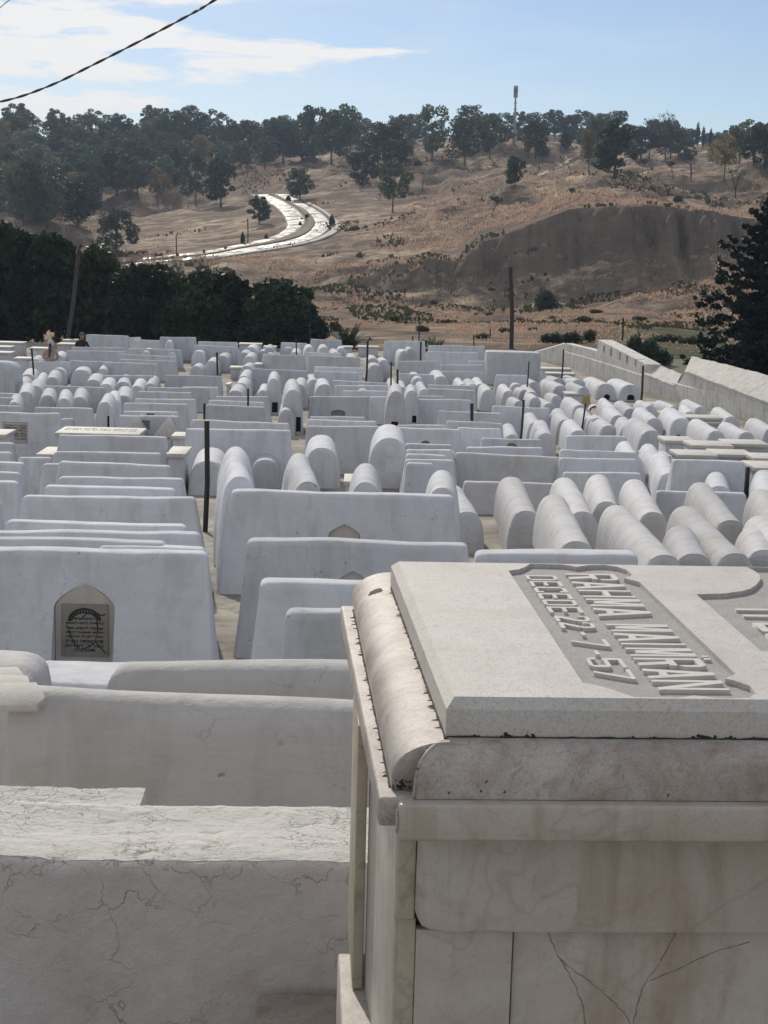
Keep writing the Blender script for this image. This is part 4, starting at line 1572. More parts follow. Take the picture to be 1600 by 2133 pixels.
RT = 1 - SW
GLY = {
    'R': [V_(0), H_(1 - SH, SW, .82), H_(.46, SW, .85), [(RT, .58), (1, .66), (1, .90), (.82, 1), (RT, .85)], D_g(.60, 0, .42, .46, .3)],
    'A': [D_g(0, 0, .36, 1, .27), D_g(RT, 0, .38, 1, .26), H_(.20, .2, .8)],
    'H': [V_(0), V_(RT), H_(.43, SW, RT)],
    'M': [V_(0), V_(RT), D_g(.36, .12, .12, 1, .22), D_g(.42, .12, .66, 1, .22)],
    'I': [V_(.36)],
    'N': [V_(0), V_(RT), D_g(RT - .02, 0, .02, 1, .27)],
    'D': [V_(0), H_(0, SW, .78), H_(1 - SH, SW, .78), [(RT, .13), (.78, 0), (1, .14), (1, .86), (.78, 1), (RT, .87)]],
    'E': [V_(0), H_(0, SW, 1), H_(1 - SH, SW, 1), H_(.43, SW, .85)],
    'C': [[(SW, 0), (SW, 1), (.2, 1), (0, .88), (0, .12), (.2, 0)], H_(0, SW, 1), H_(1 - SH, SW, 1), V_(RT, SH, .25), V_(RT, .75, 1 - SH)],
    '2': [H_(0), D_g(0, SH, .60, .56, .34), [(RT - .1, .52), (1, .60), (1, .88), (.8, 1), (RT - .04, .86)], H_(1 - SH, .2, .8), [(0, .70), (SW, .70), (SW, .86), (.2, 1), (0, .86)]],
    '7': [H_(1 - SH), D_g(.18, 0, RT, 1 - SH)],
    '5': [H_(1 - SH), V_(0, .46, 1 - SH), H_(.48, SW, .8), [(RT, .14), (.8, 0), (1, .12), (1, .52), (.8, .48 + SH), (RT, .48)], H_(0, .2, .8), [(0, .13), (.2, 0), (SW, .14), (SW, .28), (0, .28)]],
    '-': [H_(.42, .1, .9)],
}


def slab_line(txt, y0, y1, x0, x1, gap=.22):
    """raised block letters: the line runs from y0 towards y1, letter tops towards x1"""
    bm = bmesh.new()
    adv = [(.45 if ch == 'I' else .6 if ch == '-' else 1.0) for ch in txt]
    unit = (y1 - y0) / (sum(adv) + gap * (len(txt) - 1))
    pos = 0
    rl = random.Random(txt)
    for ch, a in zip(txt, adv):
        for k, st in enumerate(GLY[ch]):
            sh = .28 if ch == 'I' else 0
            top = zf + .0060 + .00012 * k
            P = [(x0 + (x1 - x0) * v + rl.uniform(-.0004, .0004), y0 + (pos + (u - sh) * min(1, a if ch == '-' else 1)) * unit) for u, v in st]
            lo = [bm.verts.new((x, y, zf - .001)) for x, y in P]
            hi = [bm.verts.new((x + (0.0005 if i else .0005) * 0, y, top)) for i, (x, y) in enumerate(P)]
            n_ = len(P)
            bm.faces.new(hi)
            for i in range(n_):
                bm.faces.new((lo[i], lo[(i + 1) % n_], hi[(i + 1) % n_], hi[i]))
        pos += a + gap
    bmesh.ops.recalc_face_normals(bm, faces=list(bm.faces))
    me = bpy.data.meshes.new("inscription")
    bm.to_mesh(me)
    bm.free()
    return link("inscription", me, M['letters'], top_slab)


slab_line("RAHMA", .868, .520, .309, .405)
slab_line("MAIMRAN", .462, .072, .309, .412)
for yy in (.262, .247):
    link("inscription", box_mesh("inscription", .420, .431, yy - .0045, yy + .0045, zf - .001, zf + .005, .001), M['letters'], top_slab)
slab_line("DECEDE", .846, .540, .228, .287)
slab_line("22", .515, .430, .230, .288)
slab_line("-", .408, .380, .232, .288)
slab_line("7", .357, .312, .231, .288)
slab_line("-", .287, .260, .232, .288)
slab_line("57", .240, .125, .233, .289)
me = fit_text("\u05d7 \u05dd\u05dd", lambda u, v, w: Vector((.565 + .09 * v, .592 - .24 * u, zf - .001 + .0062 * w)), .012)
link("inscription", me, M['letters'], top_slab)

# half-round mouldings
vs, fs = [], []
prof = [(.03, -.652, .0)] + [(-.002 - .05 * math.sin(R(a)), -.700 + .048 * math.cos(R(a)), -.001 - .0445 * math.sin(R(a))) for a in range(0, 91, 9)] + [(-.052, -.7225, -.0455), (.03, -.7225, -.0455)]
for y, z, x0 in prof:
    vs += [(x0, y, zl(z)), (1.97, y, zl(z))]
pn_ = len(prof)
for k in range(pn_):
    q = (k + 1) % pn_
    fs.append((2 * k, 2 * k + 1, 2 * q + 1, 2 * q))
fs.append(tuple(2 * k for k in range(pn_))[::-1])
fs.append(tuple(2 * k + 1 for k in range(pn_)))
bm = bmesh.new()
for v_ in vs:
    bm.verts.new(v_)
bm.verts.ensure_lookup_table()
for f_ in fs:
    bm.faces.new([bm.verts[i] for i in f_])
left = [e for e in bm.edges if e.verts[0].index % 2 == 0 and e.verts[1].index % 2 == 0]
bm.verts.index_update()
left = [e for e in bm.edges if e.verts[0].index % 2 == 0 and e.verts[1].index % 2 == 0]
bmesh.ops.bevel(bm, geom=left, offset=.006, segments=3, profile=.5, affect='EDGES')
bmesh.ops.recalc_face_normals(bm, faces=list(bm.faces))
me = bpy.data.meshes.new("moulding")
bm.to_mesh(me)
bm.free()
me.shade_smooth()
me.set_sharp_from_angle(angle=R(40))
link("moulding", me, M['marble_mould'], mt_root)
quarter = [(.03, -.652)] + [(-.002 - .078 * math.sin(R(a)), -.700 + .048 * math.cos(R(a))) for a in range(0, 91, 10)] + [(-.080, -.7215), (.03, -.7215)]
mo = link("moulding", prism("moulding", [(x, zl(z)) for x, z in quarter], 'y', -.022, 1.09, .004), M['marble_mould'], mt_root)
for v_ in mo.data.vertices:
    if v_.co.x < .02:
        v_.co.x += .006 - .016 * v_.co.y
mo['label'] = 'left moulding with brown lichen stains and a black chip'
mbox("mortar_bed", -.03, 1.9, -.03, 1.0, -.74, -.662, 'marble_mould', .0)
co_ = mbox("cornice", -.093, .0, -.05, 1.08, -.7625, -.7215, 'marble_mould', .005, 'left cornice strip with dark lichen along the joint')
mbox("cornice", -.066, 1.97, -.072, .06, -.775, -.7235, 'marble_side', .005)
for v_ in co_.data.vertices:
    if v_.co.x < -.05:
        v_.co.x -= .022 * v_.co.y
fr = [(-.033, -.776), (-.034, -.86), (-.0345, -.905), (-.030, -.918), (-.024, -.928), (-.012, -.934), (.01, -.9355), (.032, -.936), (.045, -.9345), (.06, -.9315), (.075, -.9335), (.10, -.936), (.14, -.9362), (.2, -.936), (.26, -.9368), (.5, -.936), (1.9, -.938), (1.9, -.776)]
link("frieze_panel", prism("frieze_panel", [(x, zl(z)) for x, z in fr], 'y', 0.0, .03, .0025), M['marble_side'], mt_root)['label'] = 'frieze panel with chipped lower edge'
mbox("corner_strip", -.060, -.0345, .006, .05, -.921, -.765, 'marble_edge', .002)
mbox("corner_strip", -.0555, -.0315, .014, .05, -1.9, -.9225, 'marble_edge', .002)
lp = [(-.031, -.9385), (.1065, -.9385), (.105, -1.9), (-.031, -1.9)]
link("front_panel", prism("front_panel", [(x, zl(z)) for x, z in lp], 'y', .012, .034, .0025), M['marble_side'], mt_root)['label'] = 'narrow brown-stained panel at the corner'
fp = mbox("front_panel", .1085, 1.9, .020, .042, -1.9, -.9365, 'marble_side', .002, 'wide panel with branching cracks')
ck = MB()
for pts in ([(.157, -.939), (.166, -.965), (.176, -.985), (.192, -1.01), (.206, -1.04), (.215, -1.07), (.222, -1.12)], [(.176, -.985), (.197, -1.003), (.222, -1.022), (.25, -1.045), (.28, -1.08), (.30, -1.13)],
            [(.342, -.939), (.333, -.965), (.322, -.99), (.306, -1.015), (.297, -1.035), (.289, -1.07), (.284, -1.13)], [(.306, -1.02), (.35, -1.0), (.40, -.975), (.45, -.96)]):
    pts = catmull(pts, 6)
    ck.tube([(x + .0035 * noise.noise(Vector((x * 130, z * 110, 1))), .0201, zl(z)) for x, z in pts], [.0008 + .0006 * noise.noise(Vector((x * 90, z * 90, 4))) for x, z in pts], 5)
ck.build("crack", simple("brown marble crack", (0.25, 0.195, 0.155), 0.9), fp)
jm = MB()
pts = [(-.008 - .002 * k, -.028 - .006 * math.sin(k * 1.3), -.653 - .0005 * k * k) for k in range(8)]
jp = [(.002, -.012, -.6535), (-.012, -.02, -.655), (-.026, -.032, -.662), (-.037, -.042, -.675), (-.0425, -.049, -.690), (-.0445, -.052, -.707), (-.047, -.052, -.722), (-.055, -.055, -.727), (-.0665, -.060, -.734), (-.068, -.068, -.745), (-.0675, -.064, -.765)]
jm.tube([(x, y, zl(z)) for x, y, z in catmull(jp, 5)], [.0022 + .0008 * noise.noise(Vector((i * .7, 2, 3))) for i in range(len(catmull(jp, 5)))], 6)
jm.build("mortar_joint", M['marble_mould'], mt_root)
gr = MB()
rd3 = random.Random(9)
x = .0
GP = []
while x < 1.0:
    r_ = rd3.choice((.0012, .0015, .002, .0012))
    GP.append(((x, -.001 - rd3.random() * .002, zl(-.6515) + rd3.uniform(-.0008, .001)), r_))
    x += rd3.uniform(.008, .02)
gr.tube([p for p, _ in GP], [r_ for _, r_ in GP], 6)
for cx3, s in ((.042, .5), (.082, .9), (.087, .6), (.118, .7), (.26, .35), (.29, .35), (.355, 1.0), (.363, .8), (.372, .6), (.396, .8), (.43, .5)):
    for k in range(5):
        px3, pz3 = cx3 + rd3.gauss(0, .005 * s), zl(-.6515) + abs(rd3.gauss(0, .003 * s))
        gr.tube([(px3 - .003 * s, -.0006, pz3), (px3, -.0012, pz3 + .001), (px3 + .003 * s, -.0006, pz3)], [.0006, .0022 * s, .0006], 6)
gr.build("lichen_joint", M['ink'], mt_root)
M['lichen'] = simple("dark brown lichen", (0.075, 0.055, 0.047), 0.95, 0, 60, 0.5)
for x0, z0, y1, sl, rmax in ((.0005, -.652, .96, -.0225, .0030), (-.0735, -.7212, 1.04, -.0165, .0026)):
    lj = MB()
    y, LP = -.01, []
    while y < y1:
        LP.append(((x0 + sl * y - .001, y, zl(z0) + rd3.uniform(-.0006, .0012)), rd3.choice((.0012, .0016, .0022, rmax))))
        y += rd3.uniform(.008, .022)
    lj.tube([p for p, _ in LP], [r_ for _, r_ in LP], 6)
    for _ in range(46):
        y = rd3.uniform(0, y1)
        s_ = rd3.uniform(.3, 1)
        dx_ = -.004 - .012 * rd3.random()
        lj.tube([(x0 + sl * y, y, zl(z0) + .0006), (x0 + sl * y + dx_ * .6 * s_, y + rd3.uniform(-.003, .003), zl(z0) + .0004), (x0 + sl * y + dx_ * s_, y + rd3.uniform(-.004, .004), zl(z0) - .0004)], [.0012 * s_, .0009 * s_, .0003], 5)
    lj.build("lichen_joint", M['lichen'], mt_root)
sp = MB()
for _ in range(26):
    px3, pz3, s_ = rd3.gauss(-.060, .007), -.7195 + abs(rd3.gauss(0, .0055)), rd3.uniform(.4, 1)
    if -.072 < px3 < -.048:
        sp.tube([(px3 - .002 * s_, -.0215, zl(pz3)), (px3, -.0235, zl(pz3) + .0008), (px3 + .002 * s_, -.0215, zl(pz3))], [.0005, .0024 * s_, .0005], 6)
for cx3, cz3 in ((.045, -.712), (.077, -.713), (.002, -.715), (.30, -.716), (.052, -.699)):
    sp.tube([(cx3 - .002, -.0515, zl(cz3)), (cx3, -.0527, zl(cz3) + .001), (cx3 + .0015, -.0515, zl(cz3) + .004)], [.0004, .0013, .0004], 6)
sp.build("lichen_spot", M['lichen'], mt_root)
bm = bmesh.new()
bmesh.ops.create_icosphere(bm, subdivisions=3, radius=1)
for v_ in bm.verts:
    k_ = 1 + .45 * noise.noise(v_.co * 2.3)
    v_.co = Vector((v_.co.x * .013 * k_, v_.co.y * .017 * k_, v_.co.z * .0022))
me = bpy.data.meshes.new("chip")
bm.to_mesh(me)
bm.free()
o = link("chip", me, M['ink'], mt_root)
o.location, o.rotation_euler = (-.052, .93, zl(-.6598)), (0, R(-24), .4)
sp_ = mbox("side_panel", -.0605, -.046, .02, .41, -1.9, -.76, 'marble_side', .002, 'left side panel of streaked grey marble')
mbox("side_panel", -.1030, -.0855, .40, .64, -1.225, -.7635, 'marble_edge', .002, 'outer left side panel with yellowed edge')
for v_ in sp_.data.vertices:
    if v_.co.x < -.05:
        v_.co.x -= .052 * v_.co.y
mbox("core", -.045, 1.88, .055, .94, -1.9, -.74, 'marble_side', 0)
mbox("base_ledge", -.124, .0, .05, .54, -1.9, -1.2265, 'marble_mould', .006)

# ------------------------------------------------------------------ cracked box tombs in the foreground
m, n, l, b = mat("cracked flaking limewash")
v = coords(n, l)
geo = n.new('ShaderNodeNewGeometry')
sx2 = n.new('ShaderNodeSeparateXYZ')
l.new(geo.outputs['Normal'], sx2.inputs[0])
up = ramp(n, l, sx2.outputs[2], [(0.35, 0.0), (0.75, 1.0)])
wv = tnoise(n, l, v, 5.0, 5, 0.6)
wv2 = mk(n, 'ShaderNodeTexNoise', i_Scale=14.0, i_Detail=5.0)
l.new(v, wv2.inputs['Vector'])
ds = mk(n, 'ShaderNodeVectorMath', operation='MULTIPLY_ADD')
l.new(wv2.outputs['Color'], ds.inputs[0])
ds.inputs[1].default_value = (.16, .16, .16)
l.new(v, ds.inputs[2])


def vor(scale3, sc):
    mpn = n.new('ShaderNodeMapping')
    mpn.inputs['Scale'].default_value = scale3
    l.new(ds.outputs[0], mpn.inputs[0])
    vr = mk(n, 'ShaderNodeTexVoronoi', feature='DISTANCE_TO_EDGE', i_Scale=sc)
    l.new(mpn.outputs[0], vr.inputs['Vector'])
    return vr.outputs['Distance']


ct_ = ramp(n, l, vor((.8, 3.0, 3.0), 9.0), [(0.0, 1.0), (0.035, 0.0)])
cf_ = ramp(n, l, vor((1, 1, 1.3), 6.5), [(0.0, 0.85), (0.012, 0.0)])
mk1 = ramp(n, l, tnoise(n, l, v, 3.0, 5, 0.7), [(0.45, 0.0), (0.6, 1.0)])
mk2 = ramp(n, l, tnoise(n, l, v, 3.4, 6, 0.7), [(0.46, 0.0), (0.62, 1.0)])


def mul(a, b2):
    x_ = mk(n, 'ShaderNodeMath', operation='MULTIPLY')
    l.new(a, x_.inputs[0])
    l.new(b2, x_.inputs[1])
    return x_.outputs[0]


crack = mixrgb(n, l, up, mul(cf_, mk2), mul(ct_, mk1))
stm = n.new('ShaderNodeMapping')
stm.inputs['Scale'].default_value = (.75, 1.7, 1.7)
l.new(v, stm.inputs[0])
flake = tnoise(n, l, stm.outputs[0], 16, 7, 0.75, 0.8)
fine = tnoise(n, l, v, 55, 5, 0.75)
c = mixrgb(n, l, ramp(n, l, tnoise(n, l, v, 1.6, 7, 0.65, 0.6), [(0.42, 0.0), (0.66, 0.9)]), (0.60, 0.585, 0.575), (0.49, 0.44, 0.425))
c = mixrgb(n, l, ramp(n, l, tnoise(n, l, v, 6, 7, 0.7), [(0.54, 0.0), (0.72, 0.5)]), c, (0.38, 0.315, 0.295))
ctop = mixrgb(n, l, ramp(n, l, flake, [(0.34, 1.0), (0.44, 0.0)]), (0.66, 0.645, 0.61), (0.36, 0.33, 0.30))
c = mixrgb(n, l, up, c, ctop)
ckh = mk(n, 'ShaderNodeMath', operation='MULTIPLY')
l.new(crack, ckh.inputs[0])
ckh.inputs[1].default_value = 0.28
c = mixrgb(n, l, ckh.outputs[0], c, (0.13, 0.11, 0.10))
l.new(c, b.inputs['Base Color'])
b.inputs['Roughness'].default_value = 0.9
inv = mk(n, 'ShaderNodeMath', operation='SUBTRACT')
inv.inputs[0].default_value = 1.0
l.new(crack, inv.inputs[1])
p = bump(n, l, b, mul(flake, up), 0.7, 0.012)
p = bump(n, l, b, fine, 0.8, 0.006, p)
p = bump(n, l, b, tnoise(n, l, v, 150, 4, 0.8), 0.6, 0.0025, p)
p = bump(n, l, b, tnoise(n, l, v, 9, 6, 0.6), 0.5, 0.012, p)
bump(n, l, b, inv.outputs[0], 0.8, 0.006, p)
M['cracked'] = m


def cracked_tomb(xl, xr, yfront, yback, zt_, label, Df=None, seed=1, amp=1.0):
    xc = (xl + xr) / 2
    d = ray(400, yfront)
    D0 = Df or zt_ * d.y / d.z
    d = ray(400, yback)
    D1 = zt_ * d.y / d.z
    P = at(xc, yfront, D0)
    L = (xr - xl) * D0 / F
    g = gz(D0) - .05
    h = zt_ - g
    w = D1 - D0
    prof = [(-.03, 0)] + [(-.03 + .03 * k / 50, h * k / 50) for k in range(1, 49)] + [(-.001, h - .022), (.001, h - .010), (.006, h - .003), (.014, h)] + [(w * k / 26, h + .004 * math.sin(k * .3)) for k in range(1, 26)] + [(w - .01, h), (w, h - .012), (w, h * .6), (w + .02, 0)]
    nx = int(L / .013)
    vs, fs = [], []
    np_ = len(prof)
    for i in range(nx + 1):
        x = -L / 2 + L * i / nx
        for k, (y, z) in enumerate(prof):
            q = Vector((x * 1.0, y, z + seed * 7))
            dv = noise.noise_vector(q * 2.2) * .010 + noise.noise_vector(q * 9) * .0026 * amp + noise.noise_vector(q * 31) * .0026 * amp + noise.noise_vector(q * 70) * .0012 * amp
            edge = max(0, 1 - abs(z - h) / .03) * max(0, 1 - abs(y) / .03)
            chip_ = max(0, noise.noise(Vector((x * 9, seed, 4)))) * .012 * edge
            vs.append((x, y + dv.y + chip_, z + dv.z - chip_))
    for i in range(nx):
        for k in range(np_ - 1):
            a = i * np_ + k
            fs.append((a, a + np_, a + np_ + 1, a + 1))
    fs.append(tuple(range(np_)))
    fs.append(tuple(nx * np_ + k for k in range(np_))[::-1])
    me = mesh_from("tomb", vs, fs, 60)
    o = link("tomb", me, M['cracked'])
    o.location = (P.x, D0, g)
    o.rotation_euler = (0, 0, R(.6))
    tag(o, label, 'tomb', 'cracked box tombs')
    return o, D0, D1


_, D0, D1 = cracked_tomb(-1000, 1150, 1797, 1676, -1.30, 'box tomb with peeling cracked flat top beside the marble tomb', seed=1)
cracked_tomb(-1250, 309, 1730, 1650, -1.385, 'lower flaking flat-topped tomb just behind the cracked one', Df=D1 + .05, seed=2)

# a stone kerb block at the foot of the marble tomb
q0 = at(620, 2069, 3.08)
link_o = link("stone_block", box_mesh("stone_block", -.085, .22, -.35, 0, 0, abs(q0.z - (gz(3) - .05)), .008, 3), marble("stained block stone", (0.38, 0.32, 0.29), (0.22, 0.165, 0.14), (0.45, 0.4, 0.36), 0.9, 0.5, 2.0, 0.6, 0.03))
link_o.location = (q0.x, 3.08, gz(3) - .05)
link_o.rotation_euler = (0, 0, R(1))
tag(link_o, 'stained stone block on the ground at the foot of the marble tomb', 'stone block')

# ------------------------------------------------------------------ near and middle tombs, side-on
slab(3, 1250, 1450, yr=1464, h=.74, tt=.20, tb=.42, r=.09, mt='lime_old', amp=.008, eb=.05, label='smooth grey-white tomb filling the left foreground, behind the cracked tombs', yaw=R(.2))
slab(-190, 92, 1372, h=.72, D=5.35, tt=.36, tb=.6, r=.09, mt='lime_old', label='stub of a tomb at the left edge under the broken flagstones', yaw=R(1))
slab(222, 1000, 1381, h=.62, D=5.35, tt=.2, tb=.4, r=.08, mt='lime_old', label='low long tomb in front of the tomb with the Hebrew plaque', yaw=R(.4))
slab(60, 330, 1398, h=.4, D=6.3, tt=.4, tb=.5, eb=.02, label='low plastered step below the Hebrew plaque', name="step_block", yaw=R(.5))
slab(-70, 437, 1145, yr=1146, h=.80, tt=.17, tb=.60, niche=(185, 128, 1219, 1385, 'plaque'), label='white tomb with a pointed niche holding a cracked Hebrew plaque', D=8.3, yaw=R(1.2), eb=.08)
slab(480, 948, 1022, yr=1030, h=.82, D=11.9, tt=.16, tb=.60, niche=(720, 66, 1094, 1165, 'arch'), label='tall white tomb with a grey arched niche, behind the similar tomb', yaw=R(.6), eb=.08)
slab(512, 980, 1122, yr=1132, h=.80, D=9.2, tt=.16, tb=.56, niche=(737, 62, 1192, 1262, 'arch'), label='white tomb whose niche arch just shows over the tomb before it', yaw=R(.4), eb=.09)
slab(537, 960, 1205, yr=1214, h=.78, D=7.7, tt=.17, tb=.5, label='white tomb left of the marble tomb with rounded left shoulder', yaw=R(.5), eb=.05)
slab(590, 1010, 1265, yr=1270, h=.7, D=7.0, tt=.16, tb=.42, eb=.03, label='lowest white tomb against the left of the marble lid', yaw=R(.5))
SPAN.clear()
for a in [(-60, 350, 1121, 8.95), (-25, 421, 1106, 9.5), (10, 390, 1088, 10.05), (45, 410, 1033, 11.6), (93, 366, 1013, 12.3), (122, 385, 994, 13.1), (122, 357, 963, 15.4), (112, 336, 941, 17.2), (124, 348, 906, 21.0)]:
    slab(a[0], a[1], a[2], yr=a[2] + 2, D=a[3], eb=.10)
slab(200, 434, 1137, D=8.9, h=.7, desc='low white tomb')
slab(88, 130, 966, D=15.6, desc='short white stub tomb')
for a in [(-80, 2, 1040), (-60, 36, 1003), (-60, 43, 982), (-60, 50, 962), (-70, 24, 942), (-60, 30, 920)]:
    slab(*a, h=.76)
slab(40, 108, 953, D=19.6, tb=.4, desc='low white kerb-like tomb')
slab(388, 606, 893, yr=895, h=.84)
slab(399, 603, 877, yr=878, h=.84)
# right of centre
SPAN.clear()
for a in [(948, 1167, 945, 21.6), (966, 1168, 1002, 19.2)]:
    slab(a[0], a[1], a[2], yr=a[2] + 5, D=a[3], mt='lime_grey', tt=.16, tb=.5)
slab(972, 1131, 931, h=.6)
slab(1003, 1128, 914, h=.62, niche=(1066, 22, 923, 936, 'low'))
slab(1180, 1305, 908, h=.62)
slab(1165, 1330, 939, D=22.0)
slab(1165, 1328, 955, D=21.4, desc='low layered white tomb')
slab(1172, 1336, 984, D=20.6, desc='low white tomb with a ledge')
slab(990, 1325, 1143, yr=1152, h=.72, tt=.2, tb=.5)
slab(1368, 1554, 1024, D=17.2)
slab(1399, 1552, 958, D=20.6)
slab(640, 790, 886, yr=889, h=.8)
SPAN.clear()
for a in [(645, 762, 868), (640, 785, 876), (655, 785, 893), (827, 928, 885), (930, 1048, 879), (953, 1044, 892), (844, 943, 925), (846, 943, 936), (846, 930, 946), (844, 946, 958), (847, 905, 964), (914, 1044, 858), (1026, 1086, 846)]:
    slab(*a, h=.74)
slab(827, 960, 893, h=.78, niche=(887, 18, 918, 930, 'low'))
slab(645, 769, 826, h=.84, niche=(705, 30, 854, 866, 'low'))
SPAN.clear()
# far left
for a in [(180, 268, 698), (250, 293, 702), (334, 408, 702), (413, 495, 712), (405, 488, 720), (280, 390, 709), (268, 378, 727), (150, 260, 723), (140, 262, 731), (62, 145, 753), (249, 368, 740), (250, 366, 750),
          (145, 235, 752), (219, 327, 756), (215, 320, 782), (345, 462, 782), (308, 434, 807), (380, 455, 806), (287, 399, 816), (282, 408, 831), (257, 391, 840), (93, 220, 805), (73, 193, 849), (-40, 45, 819), (-40, 30, 828), (-40, 42, 844), (126, 154, 872), (430, 551, 845), (436, 551, 835), (450, 560, 825)]:
    slab(*a, h=.64)
slab(256, 371, 857, h=.78, niche=(315, 16, 861, 868, 'square'))
slab(247, 373, 866, h=.74, niche=(304, 20, 876, 894, 'square'))
slab(-45, 126, 860, h=.9, niche=(35, 52, 880, 924, 'text'))
SPAN.clear()
# far middle
for a in [(586, 640, 714), (647, 712, 707), (547, 633, 739), (638, 712, 735), (645, 750, 742), (655, 754, 765), (655, 747, 774), (525, 640, 770), (694, 808, 795), (698, 808, 803), (715, 810, 814), (771, 806, 826),
          (801, 885, 710), (893, 1010, 720), (890, 995, 733), (830, 914, 752), (829, 904, 779), (918, 1010, 760), (921, 1010, 774), (976, 1014, 752), (892, 990, 802), (890, 990, 811), (871, 982, 832), (872, 925, 825), (1033, 1100, 781), (1040, 1145, 848)]:
    slab(*a, h=.68)
slab(1013, 1123, 732, h=1.45, tt=.9, tb=1.1, r=.05, eb=.03, D=52.5, label='largest plain white box tomb at the back beside the boundary wall', name="tomb")

# ------------------------------------------------------------------ round-topped tombs
# the tall group in the middle
barrel(671, 933, 78, 667, 897, base=1018, label='tall round-topped tomb, left of the tallest one, over a brown floor', L=1.9)
barrel(812, 914, 88, 808, 881, base=1020, label='tallest round-topped tomb with a broad plain end, centre of the picture', L=1.9)
barrel(553, 960, 66, 555, 929, base=1020, L=1.7)
barrel(432, 962, 80, 450, 931, base=1032, L=1.8, label='round-topped tomb just behind the thick black post')
barrel(500, 997, 62, 488, 962, h=.86, amp=.025, L=2.0)
barrel(646, 1005, 56, 609, 960, h=.62, amp=.03)
barrel(762, 1008, 46, 760, 1000, h=.5, L=1.2, D=13.2)
barrel(922, 1019, 40, 918, 1006, h=.55, L=1.2, D=13.2)
barrel(975, 1068, 78, 950, 1045, base=1150, L=1.9)
barrel(926, 962, 44, 930, 948, h=.55, amp=.03)
# big ones on the right
for a in [(1097, 1066, 84, 1051, 1008), (1205, 1132, 86, 1145, 1065), (1217, 1067, 74, 1162, 1015), (1266, 1047, 70, 1245, 1015), (1364, 1069, 84, 1298, 1011), (1387, 1157, 92, 1267, 1080), (1526, 1087, 88, 1451, 1039), (1536, 1157, 94, 1416, 1085),
          (1640, 1100, 80, 1582, 1052), (1668, 1165, 90, 1582, 1107), (1396, 987, 60, 1364, 956), (1372, 962, 56, 1350, 938), (1500, 1014, 66, 1482, 980), (1606, 1032, 66, 1582, 988)]:
    barrel(a[0], a[1], a[2] * .80, a[3], a[4], h=.43, mt='lime_grey' if a[1] > 1040 else 'lime', amp=.012)
barrel(1450, 1157, 70, 1440, 1146, h=.42, L=1.3, mt='lime_grey')
barrel(1597, 1150, 60, 1590, 1140, h=.43, L=1.3, mt='lime_grey')
for a in [(1003, 903, 44, 992, 887), (1068, 905, 42, 1058, 889), (1117, 880, 40, 1097, 860), (1138, 903, 46, 1120, 880), (1180, 875, 42, 1154, 855), (1207, 897, 46, 1180, 875), (1324, 953, 44, 1296, 930), (1310, 885, 40, 1297, 874)]:
    barrel(*a, h=.54)
barrel(1360, 897, 60, 1322, 879, h=.6, hole=(.0, .30, .12, .34, 'arch'))
RB = [(1078, 800, 32, 1056, 782), (1110, 817, 34, 1089, 797), (1061, 814, 30, 1047, 800), (1084, 835, 30, 1066, 826), (1117, 828, 30, 1103, 816), (1148, 840, 34, 1120, 826), (1170, 803, 36, 1136, 786), (1115, 795, 28, 1096, 788), (1162, 824, 30, 1145, 814),
      (1211, 844, 38, 1171, 821), (1166, 788, 34, 1133, 774), (1208, 791, 32, 1168, 772), (1218, 807, 30, 1187, 796), (1232, 870, 34, 1208, 856), (1271, 887, 42, 1236, 872), (1278, 848, 30, 1246, 830), (1316, 851, 34, 1281, 830), (1290, 866, 40, 1259, 847), (1365, 872, 42, 1322, 854),
      (1358, 845, 30, 1332, 833), (1407, 847, 30, 1372, 833), (1463, 847, 34, 1428, 833), (1526, 868, 36, 1483, 852), (1495, 898, 44, 1442, 879), (1558, 901, 42, 1509, 886), (1612, 893, 44, 1568, 879), (1438, 858, 30, 1425, 850), (1093, 812, 26, 1080, 804)]
for a in RB:
    barrel(*a, h=random.uniform(.44, .54))
barrel(1264, 800, 44, 1224, 781, h=.5, hole=(.05, .30, .0, .36, 'arch'))
barrel(1316, 802, 48, 1273, 781, h=.5, hole=(.0, .34, .03, .36, 'arch'))
barrel(1421, 872, 52, 1367, 845, h=.56, hole=(-.1, .26, .0, .34, 'arch'))
# left field
for a in [(73, 748, 26), (121, 739, 26), (303, 732, 22), (357, 735, 22), (352, 710, 16), (120, 768, 36), (108, 786, 32), (168, 771, 40), (212, 768, 22), (57, 780, 36), (46, 800, 32), (14, 798, 34), (82, 791, 20), (72, 804, 38), (52, 816, 34),
          (98, 824, 35), (133, 831, 34), (165, 828, 34), (194, 791, 36), (220, 800, 36), (255, 795, 34), (285, 804, 32), (313, 799, 28), (257, 824, 38), (235, 832, 34), (413, 731, 28), (408, 763, 26), (424, 724, 26), (462, 741, 28), (468, 728, 26), (440, 752, 28),
          (508, 734, 28), (522, 723, 28), (518, 742, 26), (513, 762, 28), (508, 783, 30), (502, 798, 32), (490, 813, 38), (546, 731, 26), (545, 816, 32), (560, 736, 24), (30, 838, 30)]:
    x_, y_, w_ = a
    barrel(x_, y_, w_ + 3, x_ + 9, y_ - max(7, (y_ - 600) * .085), h=random.uniform(.5, .62))
barrel(217, 838, 46, 232, 818, h=.95, hole=(.18, .09, .35, .38, 'box'))
